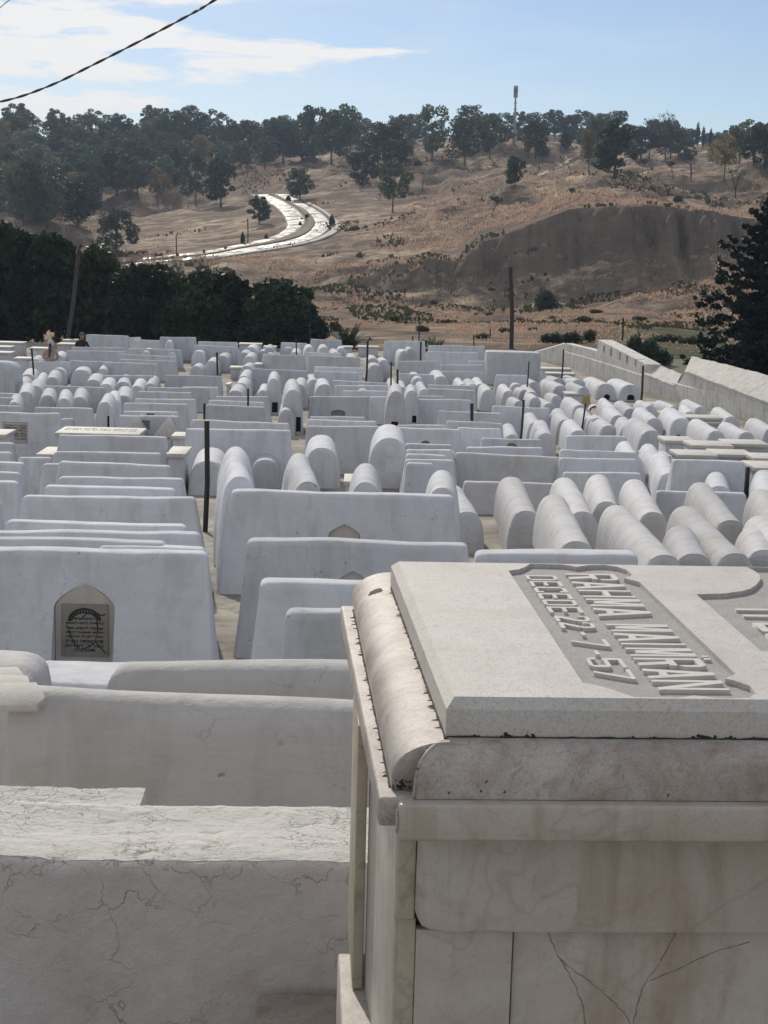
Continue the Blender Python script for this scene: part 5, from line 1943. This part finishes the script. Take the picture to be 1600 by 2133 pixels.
# middle field
for a in [(671, 781, 26), (654, 791, 26), (676, 801, 36), (782, 761, 32), (778, 746, 28), (800, 750, 26), (757, 812, 32), (839, 807, 22), (872, 787, 30), (885, 811, 22), (920, 784, 34), (985, 801, 28), (820, 801, 18), (844, 730, 26), (1002, 800, 26), (1018, 812, 30), (964, 800, 22),
          (548, 813, 22), (624, 801, 30), (596, 854, 34), (645, 723, 24), (675, 723, 26), (700, 734, 26), (735, 743, 28), (712, 725, 22), (600, 724, 24), (615, 733, 24), (560, 724, 22), (856, 726, 20)]:
    x_, y_, w_ = a
    sh = 4 if x_ < 640 else -6 if x_ < 840 else -12
    barrel(x_, y_, w_ + 3, x_ + sh, y_ - max(7, (y_ - 600) * .085), h=random.uniform(.55, .68))
barrel(570, 789, 34, 572, 770, h=.95, hole=(.1, .36, .03, .30, 'box'))
barrel(610, 812, 46, 608, 792, h=1.0, hole=(.28, .22, .05, .34, 'box'))
barrel(825, 816, 46, 823, 796, h=1.0, hole=(-.02, .32, .06, .26, 'box'))
barrel(858, 814, 34, 854, 798, h=.9, hole=(.2, .26, .12, .2, 'box'))
# pointed gable-ended tombs
for x_, y_, w_, ds_ in ((274, 878, 38, 'left gable-roofed white tomb beside the square plaque'), (341, 880, 40, 'right gable-roofed white tomb, nearer the thick black post')):
    D_ = hit_ground(x_, y_ - 6, .75)
    P = at(x_, y_, D_)
    g = gz(D_) - .04
    ww, hh = w_ * D_ / F / 2, P.z - g
    root = empty("gabled_tomb", (P.x, D_, g), R(2))
    link("tomb_body", prism("tomb_body", [(-ww * .9, 0), (ww * .9, 0), (ww * .86, hh * .62), (-ww * .86, hh * .62)], 'y', .02, 1.5, .02), M['lime'], root)
    link("gable_roof", prism("gable_roof", [(-ww, hh * .62 + .003), (ww, hh * .62 + .003), (ww, hh * .68), (0, hh), (-ww, hh * .68)], 'y', 0, 1.52, .01), M['flagstone'], root)
    tag(root, ds_, 'tomb', 'gabled tombs')

# flat marble-lidded tombs
box_tomb(113, 290, 903, 887, h=.62, D=24.4, depth=.9, label='long flat marble slab with carved lines of text, left of centre', text=["תנצבה לחודש תשרי שנת תרצה", "פה נקבר איש ישר ותמים מנוחתו כבוד"])
box_tomb(74, 122, 946, 930, h=.3, D=20.8, depth=.8, label='small low marble slab between two stacks of white tombs')
box_tomb(356, 392, 908, 896, h=.5, depth=.6)
box_tomb(345, 387, 945, 927, h=.35, D=20.6, depth=.8)
box_tomb(-30, 12, 905, 893, h=.6, D=24.0)
for a in [(1385, 1452, 918, .55), (1440, 1530, 928, .55), (1412, 1497, 948, .5), (1490, 1574, 947, .5), (1515, 1605, 925, .55), (1345, 1402, 950, .4), (1570, 1640, 955, .5), (1572, 1650, 975, .6), (1179, 1232, 820, .35), (1128, 1192, 768, .3), (1140, 1200, 778, .3), (1415, 1508, 870, .5), (1440, 1506, 880, .4),
          (1345, 1385, 842, .3), (1380, 1440, 862, .4), (716, 752, 1003, .25), (845, 875, 1000, .2)]:
    box_tomb(a[0], a[1], a[2], 0, h=a[3])
for a in [(27, 64, 746, .6), (-20, 22, 734, .6), (-30, 22, 722, .55), (-10, 48, 713, .5), (60, 100, 725, .5), (118, 160, 716, .5), (130, 158, 708, .4), (70, 115, 745, .35), (478, 506, 765, .4), (528, 548, 758, .4), (470, 480, 800, .4), (497, 545, 716, .4), (700, 735, 722, .4), (548, 575, 722, .4), (745, 790, 722, .4)]:
    box_tomb(a[0], a[1], a[2], 0, h=a[3])
D_ = 42.5
o = slab(-22, 38, 752, D=D_, tt=.9, tb=1.1, r=.3, desc='bluish rounded block tomb', niche=(3, 10, 776, 790, 'dark'))

# broken flagstones lying on the stub at the left
for k, (px, py, D_, sx_, sy_, rz, tilt, lb) in enumerate([(24, 1452, 4.42, .20, .12, 4, 26, 'bottom piece of broken flagstone on the left edge tomb'), (8, 1432, 4.55, .18, .11, -6, 24, 'middle piece of broken flagstone with white paint'), (-4, 1413, 4.68, .17, .10, 8, 22, 'top piece of broken flagstone lying farthest back')]):
    P = at(px, py, D_)
    poly = [(-sx_ * .6, -sy_ * .5), (sx_ * .42, -sy_ * .46), (sx_ * .52, -sy_ * .1), (sx_ * .33, sy_ * .5), (-sx_ * .6, sy_ * .45)]
    o = link("flagstone", prism("flagstone", poly, 'z', -.013, .013, .004), M['flagstone'])
    o.location = P
    o.rotation_euler = (R(tilt - 6), 0, R(rz))
    tag(o, lb, 'flagstone', 'broken flagstones')

# a dark strip painting a gap's shade, and a pipe on the right
o = link("gap_shade", box_mesh("gap_shade", -.024, .024, -.02, .06, 0, at(1557, 973, 20.2).z - gz(20.2), .004), M['iron'])
P = at(1557, 1000, 20.2)
o.location = (P.x, 20.2, gz(20.2))
tag(o, 'dark strip put in for the shaded gap between two white tombs at right', 'shade strip')
P = at(1237, 866, hit_ground(1237, 868))
mb = MB()
mb.tube([(0, -.2, .16), (.02, .35, .17)], [.17, .16], 14, cap=False)
mb.tube([(.02, .35, .17), (0, -.2, .16)], [.12, .13], 14, cap=False)
o = mb.build("pipe", M['lime_old'])
o.location = (P.x, P.y, gz(P.y))
tag(o, 'short grey clay pipe lying open-ended among round tombs', 'pipe')

# ------------------------------------------------------------------ boundary wall at the right
bw = empty("boundary_wall", (*at(1430, 830, hit_ground(1430, 832)).xy, 0))
tag(bw, 'long cream boundary wall with slots and a sloping rough coping', 'wall')
bx, by = bw.location.x, bw.location.y


def wpt(px, pbase):
    D_ = hit_ground(px, pbase)
    return Vector((at(px, pbase, D_).x, D_))


B0 = wpt(1600, 884)
B1 = wpt(1175, 762)
dirw = (B0 - B1).normalized()


def on_line(px):
    """point on the wall's foot line seen at image column px"""
    lo, hi = 0.0, (B0 - B1).length * 1.6
    for _ in range(40):
        mth = (lo + hi) / 2
        p = B1 + dirw * mth
        if project((p.x, p.y, gz(p.y) + .6))[0] < px:
            lo = mth
        else:
            hi = mth
    return B1 + dirw * lo


nrm = Vector((-dirw.y, dirw.x))
if nrm.x < 0:
    nrm = -nrm          # to the outside (right, away from the tombs)


def wz(p, px, py):
    return at(px, py, p.y).z


def wall_section(pa, pb, za, zb, th, m, name="wall_section", roof=None, slots=()):
    N = max(4, int((pb - pa).length / .45))
    vs, fs = [], []
    for i in range(N + 1):
        t = i / N
        p = pa.lerp(pb, t)
        z = za + (zb - za) * t + .02 * noise.noise(Vector((p.x, p.y, 1)))
        g = gz(p.y) - .1
        for off, zz in ((0, g), (0, z), (th, z), (th, g)):
            w = p + nrm * off
            vs.append((w.x - bx, w.y - by, zz))
    for i in range(N):
        for k in range(4):
            a = i * 4
            fs.append((a + k, a + (k + 1) % 4, a + 4 + (k + 1) % 4, a + 4 + k))
    fs.append((3, 2, 1, 0))
    fs.append(tuple(N * 4 + k for k in range(4)))
    me = mesh_from(name, vs, fs)
    bm = bmesh.new()
    bm.from_mesh(me)
    bmesh.ops.recalc_face_normals(bm, faces=list(bm.faces))
    bm.to_mesh(me)
    bm.free()
    return link(name, me, M[m], bw)


def coping(pa, pb, zf0, zb0, zf1, zb1, th, name="coping"):
    """sloping mortar top: front lip low, back ridge high"""
    N = max(8, int((pb - pa).length / .18))
    vs, fs = [], []
    K = 7
    for i in range(N + 1):
        t = i / N
        p = pa.lerp(pb, t)
        zf_, zr = zf0 + (zf1 - zf0) * t, zb0 + (zb1 - zb0) * t
        row = [(-.06, zf_ - .05), (-.06, zf_)] + [(-.06 + (th + .06) * k / K, zf_ + (zr - zf_) * k / K) for k in range(1, K + 1)] + [(th, zf_ - .05)]
        for k, (off, zz) in enumerate(row):
            q = Vector((p.x * 3, p.y * 3, off * 3))
            dn = noise.noise(q) * .03 + noise.noise(q * 3) * .015 if 0 < k < len(row) - 1 else 0
            w = p + nrm * off - dirw * max(0, off) * 1.6
            vs.append((w.x - bx, w.y - by, zz + dn))
    rl = K + 3
    for i in range(N):
        for k in range(rl):
            a = i * rl
            fs.append((a + k, a + (k + 1) % rl, a + rl + (k + 1) % rl, a + rl + k))
    fs.append(tuple(range(rl))[::-1])
    fs.append(tuple(N * rl + k for k in range(rl)))
    me = mesh_from(name, vs, fs)
    bm = bmesh.new()
    bm.from_mesh(me)
    bmesh.ops.recalc_face_normals(bm, faces=list(bm.faces))
    bm.to_mesh(me)
    bm.free()
    me.shade_smooth()
    me.set_sharp_from_angle(angle=R(40))
    return link(name, me, M['coping'], bw)


pE = on_line(1720)
p16, p142, p1407, p1345, p1243, p1175 = on_line(1600), on_line(1428), on_line(1409), on_line(1344), on_line(1243), B1
TW = .55
zA_f = (wz(p142, 1428, 772), wz(p16, 1600, 836))
zE = zA_f[1] + (zA_f[1] - zA_f[0]) * ((pE - p16).length / (p16 - p142).length)
zA_b = (at(1424, 744, p142.y + .2).z, at(1600, 788, p16.y + .2).z)
zEb = zA_b[1] + (zA_b[1] - zA_b[0]) * ((pE - p16).length / (p16 - p142).length)
wall_section(p142, pE, zA_f[0] - .05, zE - .05, TW, 'wall')
coping(p142, pE, zA_f[0], zA_b[0], zE, zEb, TW)
zn = (wz(p1345, 1344, 778), wz(p1407, 1409, 803))
wall_section(p1345, p1407, zn[0] - .05, zn[1] - .05, TW, 'wall')
coping(p1345, p1407, zn[0], at(1345, 756, p1345.y + .3).z, zn[1], at(1409, 782, p1407.y + .3).z, TW)
wall_section(p1407, p142, zn[1] - .03, zA_f[0] - .05, TW, 'wall')
sC = wall_section(p1243, p1345, wz(p1243, 1243, 707), wz(p1345, 1345, 758), TW, 'wall')
cut_ = []
for px, t_, b_ in ((1257, 720, 735), (1272, 727, 742), (1290, 734, 750), (1305, 741, 756), (1323, 748, 763)):
    p = on_line(px)
    za_, zb_ = wz(p, px, b_), wz(p, px, t_)
    c0 = link("cutter", box_mesh("cutter", -.09, .09, -.5, .32, za_, zb_))
    c0.location = (p.x, p.y, 0)
    c0.rotation_euler = (0, 0, math.atan2(-nrm.x, nrm.y))
    cut_.append(c0)
sC.location = (0, 0, 0)
bpy.context.view_layer.update()
cut(sC, cut_)
sC['label'] = 'raised section with five narrow slots'
wall_section(p1175, p1243, wz(p1175, 1172, 715), wz(p1243, 1243, 731), .3, 'wall')
# low plinth course along the foot
old = nrm
for (a, b_, h_) in ((p1175, pE, .55),):
    N = 60
    vs, fs = [], []
    for i in range(N + 1):
        p = a.lerp(b_, i / N)
        z = gz(p.y) + h_ + .02 * noise.noise(Vector((p.x, p.y, 5)))
        for off, zz in ((-.035, gz(p.y) - .1), (-.035, z - .02), (-.02, z), (.05, z)):
            w = p + nrm * off
            vs.append((w.x - bx, w.y - by, zz))
    for i in range(N):
        for k in range(3):
            fs.append((i * 4 + k, i * 4 + k + 1, i * 4 + 5 + k, i * 4 + 4 + k))
    link("plinth", mesh_from("plinth", vs, fs, 30), M['wall'], bw)
# return towards the left behind the big box tomb
pr = Vector((at(1085, 735, p1175.y + 3.5).x, p1175.y + 3.5))
nrm = Vector((0, 1))
wall_section(p1175, pr, wz(p1175, 1172, 715), at(1090, 742, pr.y).z, .3, 'wall')
nrm = old

# ------------------------------------------------------------------ posts and poles
def post(xt, yt, xb, yb, wpx, m, label, D=None, n_=6, group='iron posts between the tombs', plate=None, name="post", cat='post', crook=0):
    D_ = D or hit_ground(xb, yb)
    if D is None and 18 < D_ < 60:
        D_ *= .9
    T = at(xt, yt, D_)
    Bq = at(xb, yb, D_)
    zbase = min(Bq.z, gz(D_)) - .1 if D_ < 75 else Bq.z - .5
    r_ = wpx * D_ / F / 2
    mb = MB()
    k = (T - Bq) / max(1e-3, (T.z - Bq.z))
    foot = Bq + k * (zbase - Bq.z)
    pts = [foot, foot.lerp(T, .5) + Vector((r_ * .6, 0, 0)), T]
    if crook:
        pts.append(T + Vector((crook * .5, 0, .12)))
        pts.append(T + Vector((crook, 0, .05)))
    org = Vector((foot.x, D_, zbase))
    pts = [p - org for p in pts]
    mb.tube(pts, [r_] * len(pts), n_)
    if plate is None:
        o = mb.build(name, M[m])
        o.location = org
    else:
        o = empty(name, org)
        mb.build("shaft", M[m], o)
        px, py, wp, hp = plate
        q = at(px, py, D_ - r_ - .01) - org
        w_, h_ = wp * D_ / F / 2, hp * D_ / F / 2
        link("plate", box_mesh("plate", q.x - w_, q.x + w_, q.y - .01, q.y, q.z - h_, q.z + h_, .004), M['yellow'], o)
    tag(o, label, cat, group)
    return o


post(431, 876, 427, 1109, 11, 'iron', 'thick black iron post, tallest and nearest of the posts', n_=12)
post(983, 840, 980, 929, 7, 'iron', 'black iron post before the white tombs right of centre', n_=8)
post(1091, 833, 1084, 916, 5, 'iron', 'thin dark post leaning right among the round-topped tombs')
post(1221, 832, 1212, 889, 4, 'rust', 'thin post carrying a small ochre plate', plate=(1221, 833, 15, 15))
post(517, 809, 515, 878, 4.5, 'rust', 'rusty post over the tombs left of the tall central group')
post(426, 840, 424, 882, 5, 'rust', 'short grey post just behind the thick black one')
post(452, 734, 452, 790, 4.5, 'rust', 'post topped by nothing before the slim domed tombs', )
post(66, 725, 69, 778, 4, 'iron', 'dark post among the domed tombs at far left')
post(189, 697, 190, 724, 3, 'iron', 'short dark rod against the farthest left tomb')
post(617, 708, 617, 742, 3, 'iron', 'thin dark rod left of the forked trunk')
post(645, 672, 645, 727, 4, 'iron', 'dark rod at the right end of the ficus row')
post(766, 712, 762, 792, 5, 'iron', 'dark post with a bent top near the dwarf palm', crook=.12)
post(815, 754, 813, 816, 4, 'iron', 'left one of two close dark posts at the middle')
post(828, 769, 827, 812, 5, 'iron', 'right one of two close dark posts at the middle')
post(877, 711, 875, 752, 4, 'iron', 'dark post before the back tombs right of the palm')
post(873, 652, 872, 728, 3, 'rust', 'tall thin rod with a pale lump at the back', D=62)
post(860, 700, 858, 742, 3, 'iron', 'thin leaning rod beside the small palm')
post(987, 697, 986, 733, 3, 'iron', 'thin rod behind the tombs left of the big box tomb')
post(1102, 753, 1098, 802, 3, 'rust', 'thin rod in front of the big box tomb')
post(1174, 728, 1171, 768, 3.5, 'iron', 'dark rod by the inner corner of the wall')
post(1340, 762, 1335, 832, 5, 'iron', 'dark post standing against the boundary wall')
post(1063, 556, 1065, 735, 9, 'wood_pole', 'tall dark wooden pole at the edge of the field', D=66, n_=10, group=None, name="utility_pole", cat='pole')
post(163, 533, 140, 712, 9, 'grey_pole', 'tall grey pole leaning in front of the dark ficus trees', D=61, n_=10, group=None, name="utility_pole", cat='pole')
post(1298, 662, 1295, 725, 4, 'rust', 'thin pole with crossbar beyond the slotted wall', D=72, group='thin poles on the field')
post(1021, 685, 1021, 715, 3, 'rust', 'short stake on the field left of the wooden pole', D=72, group='thin poles on the field')
post(1439, 340, 1439, 372, 3, 'wood_pole', 'far wooden pole on the right slope', D=hill_base(1439, 372).y, group='poles on the hillside')
post(1123, 345, 1123, 356, 2.5, 'wood_pole', 'short pole on the slope below the mast', D=hill_base(1123, 356).y, group='poles on the hillside')
post(367, 490, 367, 537, 2.5, 'rust', 'street lamp pole at the lower end of the road', D=hill_base(367, 537).y, group='poles on the hillside')
post(516, 455, 516, 508, 2.5, 'rust', 'street lamp pole below the dark roadside tree', D=hill_base(516, 508).y, group='poles on the hillside')

# mast on the ridge
P = hill_base(1071, 302)
root = empty("mast", (P.x, P.y, P.z - .5))
hM = at(1075, 178, P.y).z - P.z + .5
dxm = at(1075, 178, P.y).x - P.x
mb = MB()
mb.tube([(0, 0, 0), (dxm * .6, 0, hM * .6), (dxm, 0, hM * .93)], [.28, .2, .14], 10)
mb.build("shaft", M['steel'], root)
for k, (zf_, w_) in enumerate(((.95, .5), (.90, .5), (.84, .28))):
    for a in range(3):
        th = a * 2.09 + .4
        link("antenna_panel", box_mesh("antenna_panel", dxm + math.cos(th) * .32 - .14, dxm + math.cos(th) * .32 + .14, math.sin(th) * .32 - .08, math.sin(th) * .32 + .08, hM * zf_ - .4, hM * zf_ + .55 * w_ * 2, .03), M['steel'], root)
for zf_ in (.62, .72):
    m3 = MB()
    m3.tube([(dxm * .7 - .35, 0, hM * zf_), (dxm * .7 + .35, 0, hM * zf_)], .08, 6)
    m3.build("bracket", M['steel'], root)
tag(root, 'slim telecom mast with antenna head on the ridge', 'mast')

# twisted overhead cable
def cable(pxs, D0_, D1_, r_, label, twist=True):
    pts2 = catmull(pxs, 26)
    N = len(pts2)
    path = [at(x, y, D0_ + (D1_ - D0_) * i / (N - 1)) for i, (x, y) in enumerate(pts2)]
    org = path[0].copy()
    mb = MB()
    strands = 2 if twist else 1
    pitch = .42
    fine_ = []
    for i in range(N - 1):
        for s in range(4):
            fine_.append(path[i].lerp(path[i + 1], s / 4))
    fine_.append(path[-1])
    for s in range(strands):
        dist = 0
        pp = []
        for i, p in enumerate(fine_):
            if i:
                dist += (p - fine_[i - 1]).length
            t = (fine_[min(i + 1, len(fine_) - 1)] - fine_[max(i - 1, 0)]).normalized()
            a = t.cross(UPV).normalized()
            b2 = t.cross(a)
            ph = dist / pitch * 2 * math.pi + s * math.pi
            off = (a * math.cos(ph) + b2 * math.sin(ph)) * (r_ if twist else 0)
            pp.append(p + off - org)
        mb.tube(pp, r_, 6)
    o = mb.build("overhead_cable", M['cable'])
    o.location = org
    tag(o, label, 'cable', None)


cable([(-160, 236), (0, 212), (100, 180), (200, 132), (310, 76), (400, 28), (447, 0), (640, -125)], 13.5, 10.5, .0052, 'twisted grey overhead cable crossing the upper left sky')
cable([(-120, 92), (-40, 42), (0, 16), (20, 0), (120, -70)], 14, 12, .0035, 'thin overhead cable at the extreme top left corner', False)

# ------------------------------------------------------------------ people resting among the tombs
M['skin'] = simple("skin", (0.30, 0.19, 0.13), 0.6, 0, 20, 0.15, 0.05)
M['cloth_pink'] = simple("dusty rose cloth", (0.40, 0.31, 0.28), 0.9, 0, 9, 0.3, 0.3)
M['cloth_black'] = simple("black cloth", (0.018, 0.018, 0.024), 0.9, 0, 9, 0.3, 0.3)
M['hair'] = simple("brown hair", (0.07, 0.045, 0.035), 0.7, 0, 40, 0.4, 0.3)
M['cap'] = simple("slate cloth cap", (0.12, 0.13, 0.17), 0.9, 0, 20, 0.3, 0.2)
M['scarf'] = simple("pale headscarf", (0.55, 0.54, 0.56), 0.9, 0, 20, 0.2, 0.2)


def skin_body(name, joints, edges, m, parent):
    me = bpy.data.meshes.new(name)
    me.from_pydata([j[:3] for j in joints], edges, [])
    o = bpy.data.objects.new(name, me)
    COL.objects.link(o)
    sk = o.modifiers.new("skin", 'SKIN')
    sk.use_smooth_shade = True
    ss = o.modifiers.new("sub", 'SUBSURF')
    ss.levels = ss.render_levels = 1
    for v, j in zip(me.skin_vertices[0].data, joints):
        v.radius = (j[3], j[4] if len(j) > 4 else j[3])
    me.skin_vertices[0].data[0].use_root = True
    bpy.context.view_layer.update()
    me2 = bpy.data.meshes.new_from_object(o.evaluated_get(bpy.context.evaluated_depsgraph_get()))
    bpy.data.objects.remove(o)
    return link(name, me2, m, parent)


def person(px, pyhead, D, rz, mbody, hairm, capm, label, lean):
    top = at(px, pyhead, D)
    root = empty("person", (top.x, D, top.z - .86), rz)
    # seated: hips at 0.05, back leaning forward (local -y is forward)
    J = [(0, 0, .08, .15, .13), (0, -.03 - lean * .2, .26, .14, .11), (0, -.05 - lean * .5, .45, .17, .11), (0, -.06 - lean * .7, .56, .075, .07), (0, -.07 - lean * .8, .63, .055), (0, -.09 - lean, .70, .085, .09), (0, -.085 - lean, .79, .075, .085),
         (.17, -.05 - lean * .5, .50, .065), (.24, -.16 - lean * .6, .30, .05), (.14, -.34 - lean * .5, .22, .035), (.10, -.42 - lean * .5, .21, .04, .02), (-.17, -.05 - lean * .5, .50, .065), (-.24, -.16 - lean * .6, .30, .05), (-.14, -.34 - lean * .5, .22, .035), (-.10, -.42 - lean * .5, .21, .04, .02),
         (.10, -.05, .08, .10), (.13, -.45, .12, .075), (.13, -.47, -.28, .05), (.13, -.60, -.33, .04, .03), (-.10, -.05, .08, .10), (-.13, -.45, .12, .075), (-.13, -.47, -.28, .05), (-.13, -.60, -.33, .04, .03)]
    E = [(0, 1), (1, 2), (2, 3), (3, 4), (4, 5), (5, 6), (2, 7), (7, 8), (8, 9), (9, 10), (2, 11), (11, 12), (12, 13), (13, 14), (0, 15), (15, 16), (16, 17), (17, 18), (0, 19), (19, 20), (20, 21), (21, 22)]
    bd = skin_body("body", J, E, mbody, root)
    # face and hands show skin
    bd.data.materials.append(M['skin'])
    for f in bd.data.polygons:
        c_ = f.center
        if c_.z > .60 or (abs(c_.x) < .2 and c_.y < -.30 - lean * .5 and .15 < c_.z < .29 and abs(c_.x) < .16):
            f.material_index = 1
    fy = -.09 - lean
    mb = MB()
    mb.tube([(0, fy - .085, .735), (0, fy - .115, .705), (0, fy - .085, .70)], [.010, .016, .012], 6)
    mb.build("nose", M['skin'], root)
    bm = bmesh.new()
    bmesh.ops.create_icosphere(bm, subdivisions=3, radius=.108)
    for v in bm.verts:
        if v.co.y < -.02 and v.co.z < .035:
            v.co.y = -.02 + (v.co.y + .02) * .15
        v.co.z *= 1.02 if v.co.z > 0 else 1.15
    me = bpy.data.meshes.new("hair")
    bm.to_mesh(me)
    bm.free()
    me.shade_smooth()
    o = link("hair" if capm is None else "headwear", me, capm or hairm, root)
    o.location = (0, fy + .012, .765)
    if hairm:
        mb = MB()
        mb.tube([(0, fy + .10, .75), (.01, fy + .13, .64), (.0, .10 - lean * .4, .48), (.02, .12 - lean * .2, .32)], [.045, .05, .04, .02], 8)
        mb.build("hair", hairm, root)
    tag(root, label, 'person')
    return root


person(104, 709, 49.5, R(185), M['cloth_pink'], M['hair'], M['scarf'], 'person seen from behind in dusty rose clothes sitting on a marble tomb', .10)
person(169, 692, 55.5, R(20), M['cloth_black'], None, M['cap'], 'person in black with a slate cap, head bowed, beside the farthest left tomb', .16)

# ------------------------------------------------------------------ labels that single each thing out
LAND = [("the thick black post", 430, 990), ("the ochre-plated post", 1219, 850), ("the big white box tomb", 1069, 760), ("the Hebrew plaque tomb", 185, 1250), ("the leaning grey pole", 150, 630), ("the slotted wall section", 1292, 745),
        ("the tall wooden pole", 1064, 650), ("the long inscribed slab", 205, 895), ("the dark conifer", 1570, 620), ("the tallest central tomb", 812, 950), ("the dwarf palm", 725, 700), ("the rose-clad person", 104, 722),
        ("the marble tomb lid", 1150, 1165), ("the forked ficus trunk", 580, 695), ("the ridge mast", 1073, 250), ("the road bend", 680, 475), ("the dark roadside tree", 540, 437), ("the eroded scarp", 1300, 540), ("the lone round hillside tree", 1072, 356), ("the wall notch", 1409, 790),
        ("the paired dark posts", 821, 785), ("the lower road end", 260, 548), ("the pale ridge footpath", 1165, 345), ("the post near the wall", 1338, 800), ("the bent-topped post", 764, 750)]
ORD = ['', 'first', 'second', 'third', 'fourth', 'fifth', 'sixth', 'seventh', 'eighth', 'ninth', 'tenth']
FAMW = {'slab': 'side-on tomb', 'barrel': 'round-topped tomb', 'box': 'flat tomb', 'tree': 'hillside tree', 'bush': 'bush'}


def relation(px, py, lx, ly):
    ddx, ddy = px - lx, (py - ly) * 1.6
    if abs(ddx) >= abs(ddy):
        return ('left of' if ddx < 0 else 'right of'), math.hypot(ddx, ddy)
    return ('beyond' if ddy < 0 else 'in front of'), math.hypot(ddx, ddy)


table = {}
for i, (o, fam, ds_, px, py, cat, grp) in enumerate(pending):
    for k, (nm, lx, ly) in enumerate(LAND):
        if fam in ('tree',) and k not in (4, 6, 8, 14, 15, 16, 17, 18, 21, 22):
            continue
        if fam in ('slab', 'barrel', 'box') and k in (14, 15, 16, 17, 18, 21, 22):
            continue
        rel, d_ = relation(px, py, lx, ly)
        table.setdefault((fam, k, rel), []).append((d_, i))
best = {}
for key, lst in table.items():
    lst.sort()
    for r_, (d_, i) in enumerate(lst):
        sc_ = (r_ + 1) + d_ / 60
        if i not in best or sc_ < best[i][0]:
            best[i] = (sc_, r_ + 1, key)
for i, (o, fam, ds_, px, py, cat, grp) in enumerate(pending):
    sc_, rk, (fm, k, rel) = best[i]
    nth = ('nearest' if rk == 1 else (ORD[rk] if rk < 11 else f"{rk}th") + ' nearest')
    txt = f"{ds_}, {nth} {FAMW[fam].split()[-1]} {rel} {LAND[k][0]}"
    if fam in ('slab', 'barrel', 'box'):
        txt = f"{ds_}, {nth} such {rel} {LAND[k][0]}"
    wds = txt.split()
    if len(wds) > 16:
        txt = txt.replace("slim round-topped white tomb with a", "slim tomb with").replace(" with a marble lid", "").replace(" seen side-on", "").replace(" to the dry", "").replace("round-topped white tomb with a dark", "domed tomb with dark")
    tag(o, txt, cat, grp)
labels = {}
for i, pn in enumerate(pending):
    assert pn[0]['label'] not in labels, pn[0]['label']
    if len(pn[0]['label'].split()) > 16:
        print('LONG', pn[0]['label'])
    labels[pn[0]['label']] = 1

# ------------------------------------------------------------------ haze
HAZE = 0.00028
if HAZE > 0:
    hz = link("haze", box_mesh("haze", -1700, 1700, -60, 2600, -60, 75, 0, smooth=0))
    m = bpy.data.materials.new("thin morning haze")
    m.use_nodes = True
    n, l = m.node_tree.nodes, m.node_tree.links
    n.remove(n['Principled BSDF'])
    pv = n.new('ShaderNodeVolumePrincipled')
    pv.inputs['Color'].default_value = (0.60, 0.76, 1.0, 1)
    pv.inputs['Density'].default_value = HAZE
    pv.inputs['Anisotropy'].default_value = 0.3
    l.new(pv.outputs[0], n['Material Output'].inputs['Volume'])
    hz.data.materials.append(m)
    tag(hz, None, None, kind='stuff')
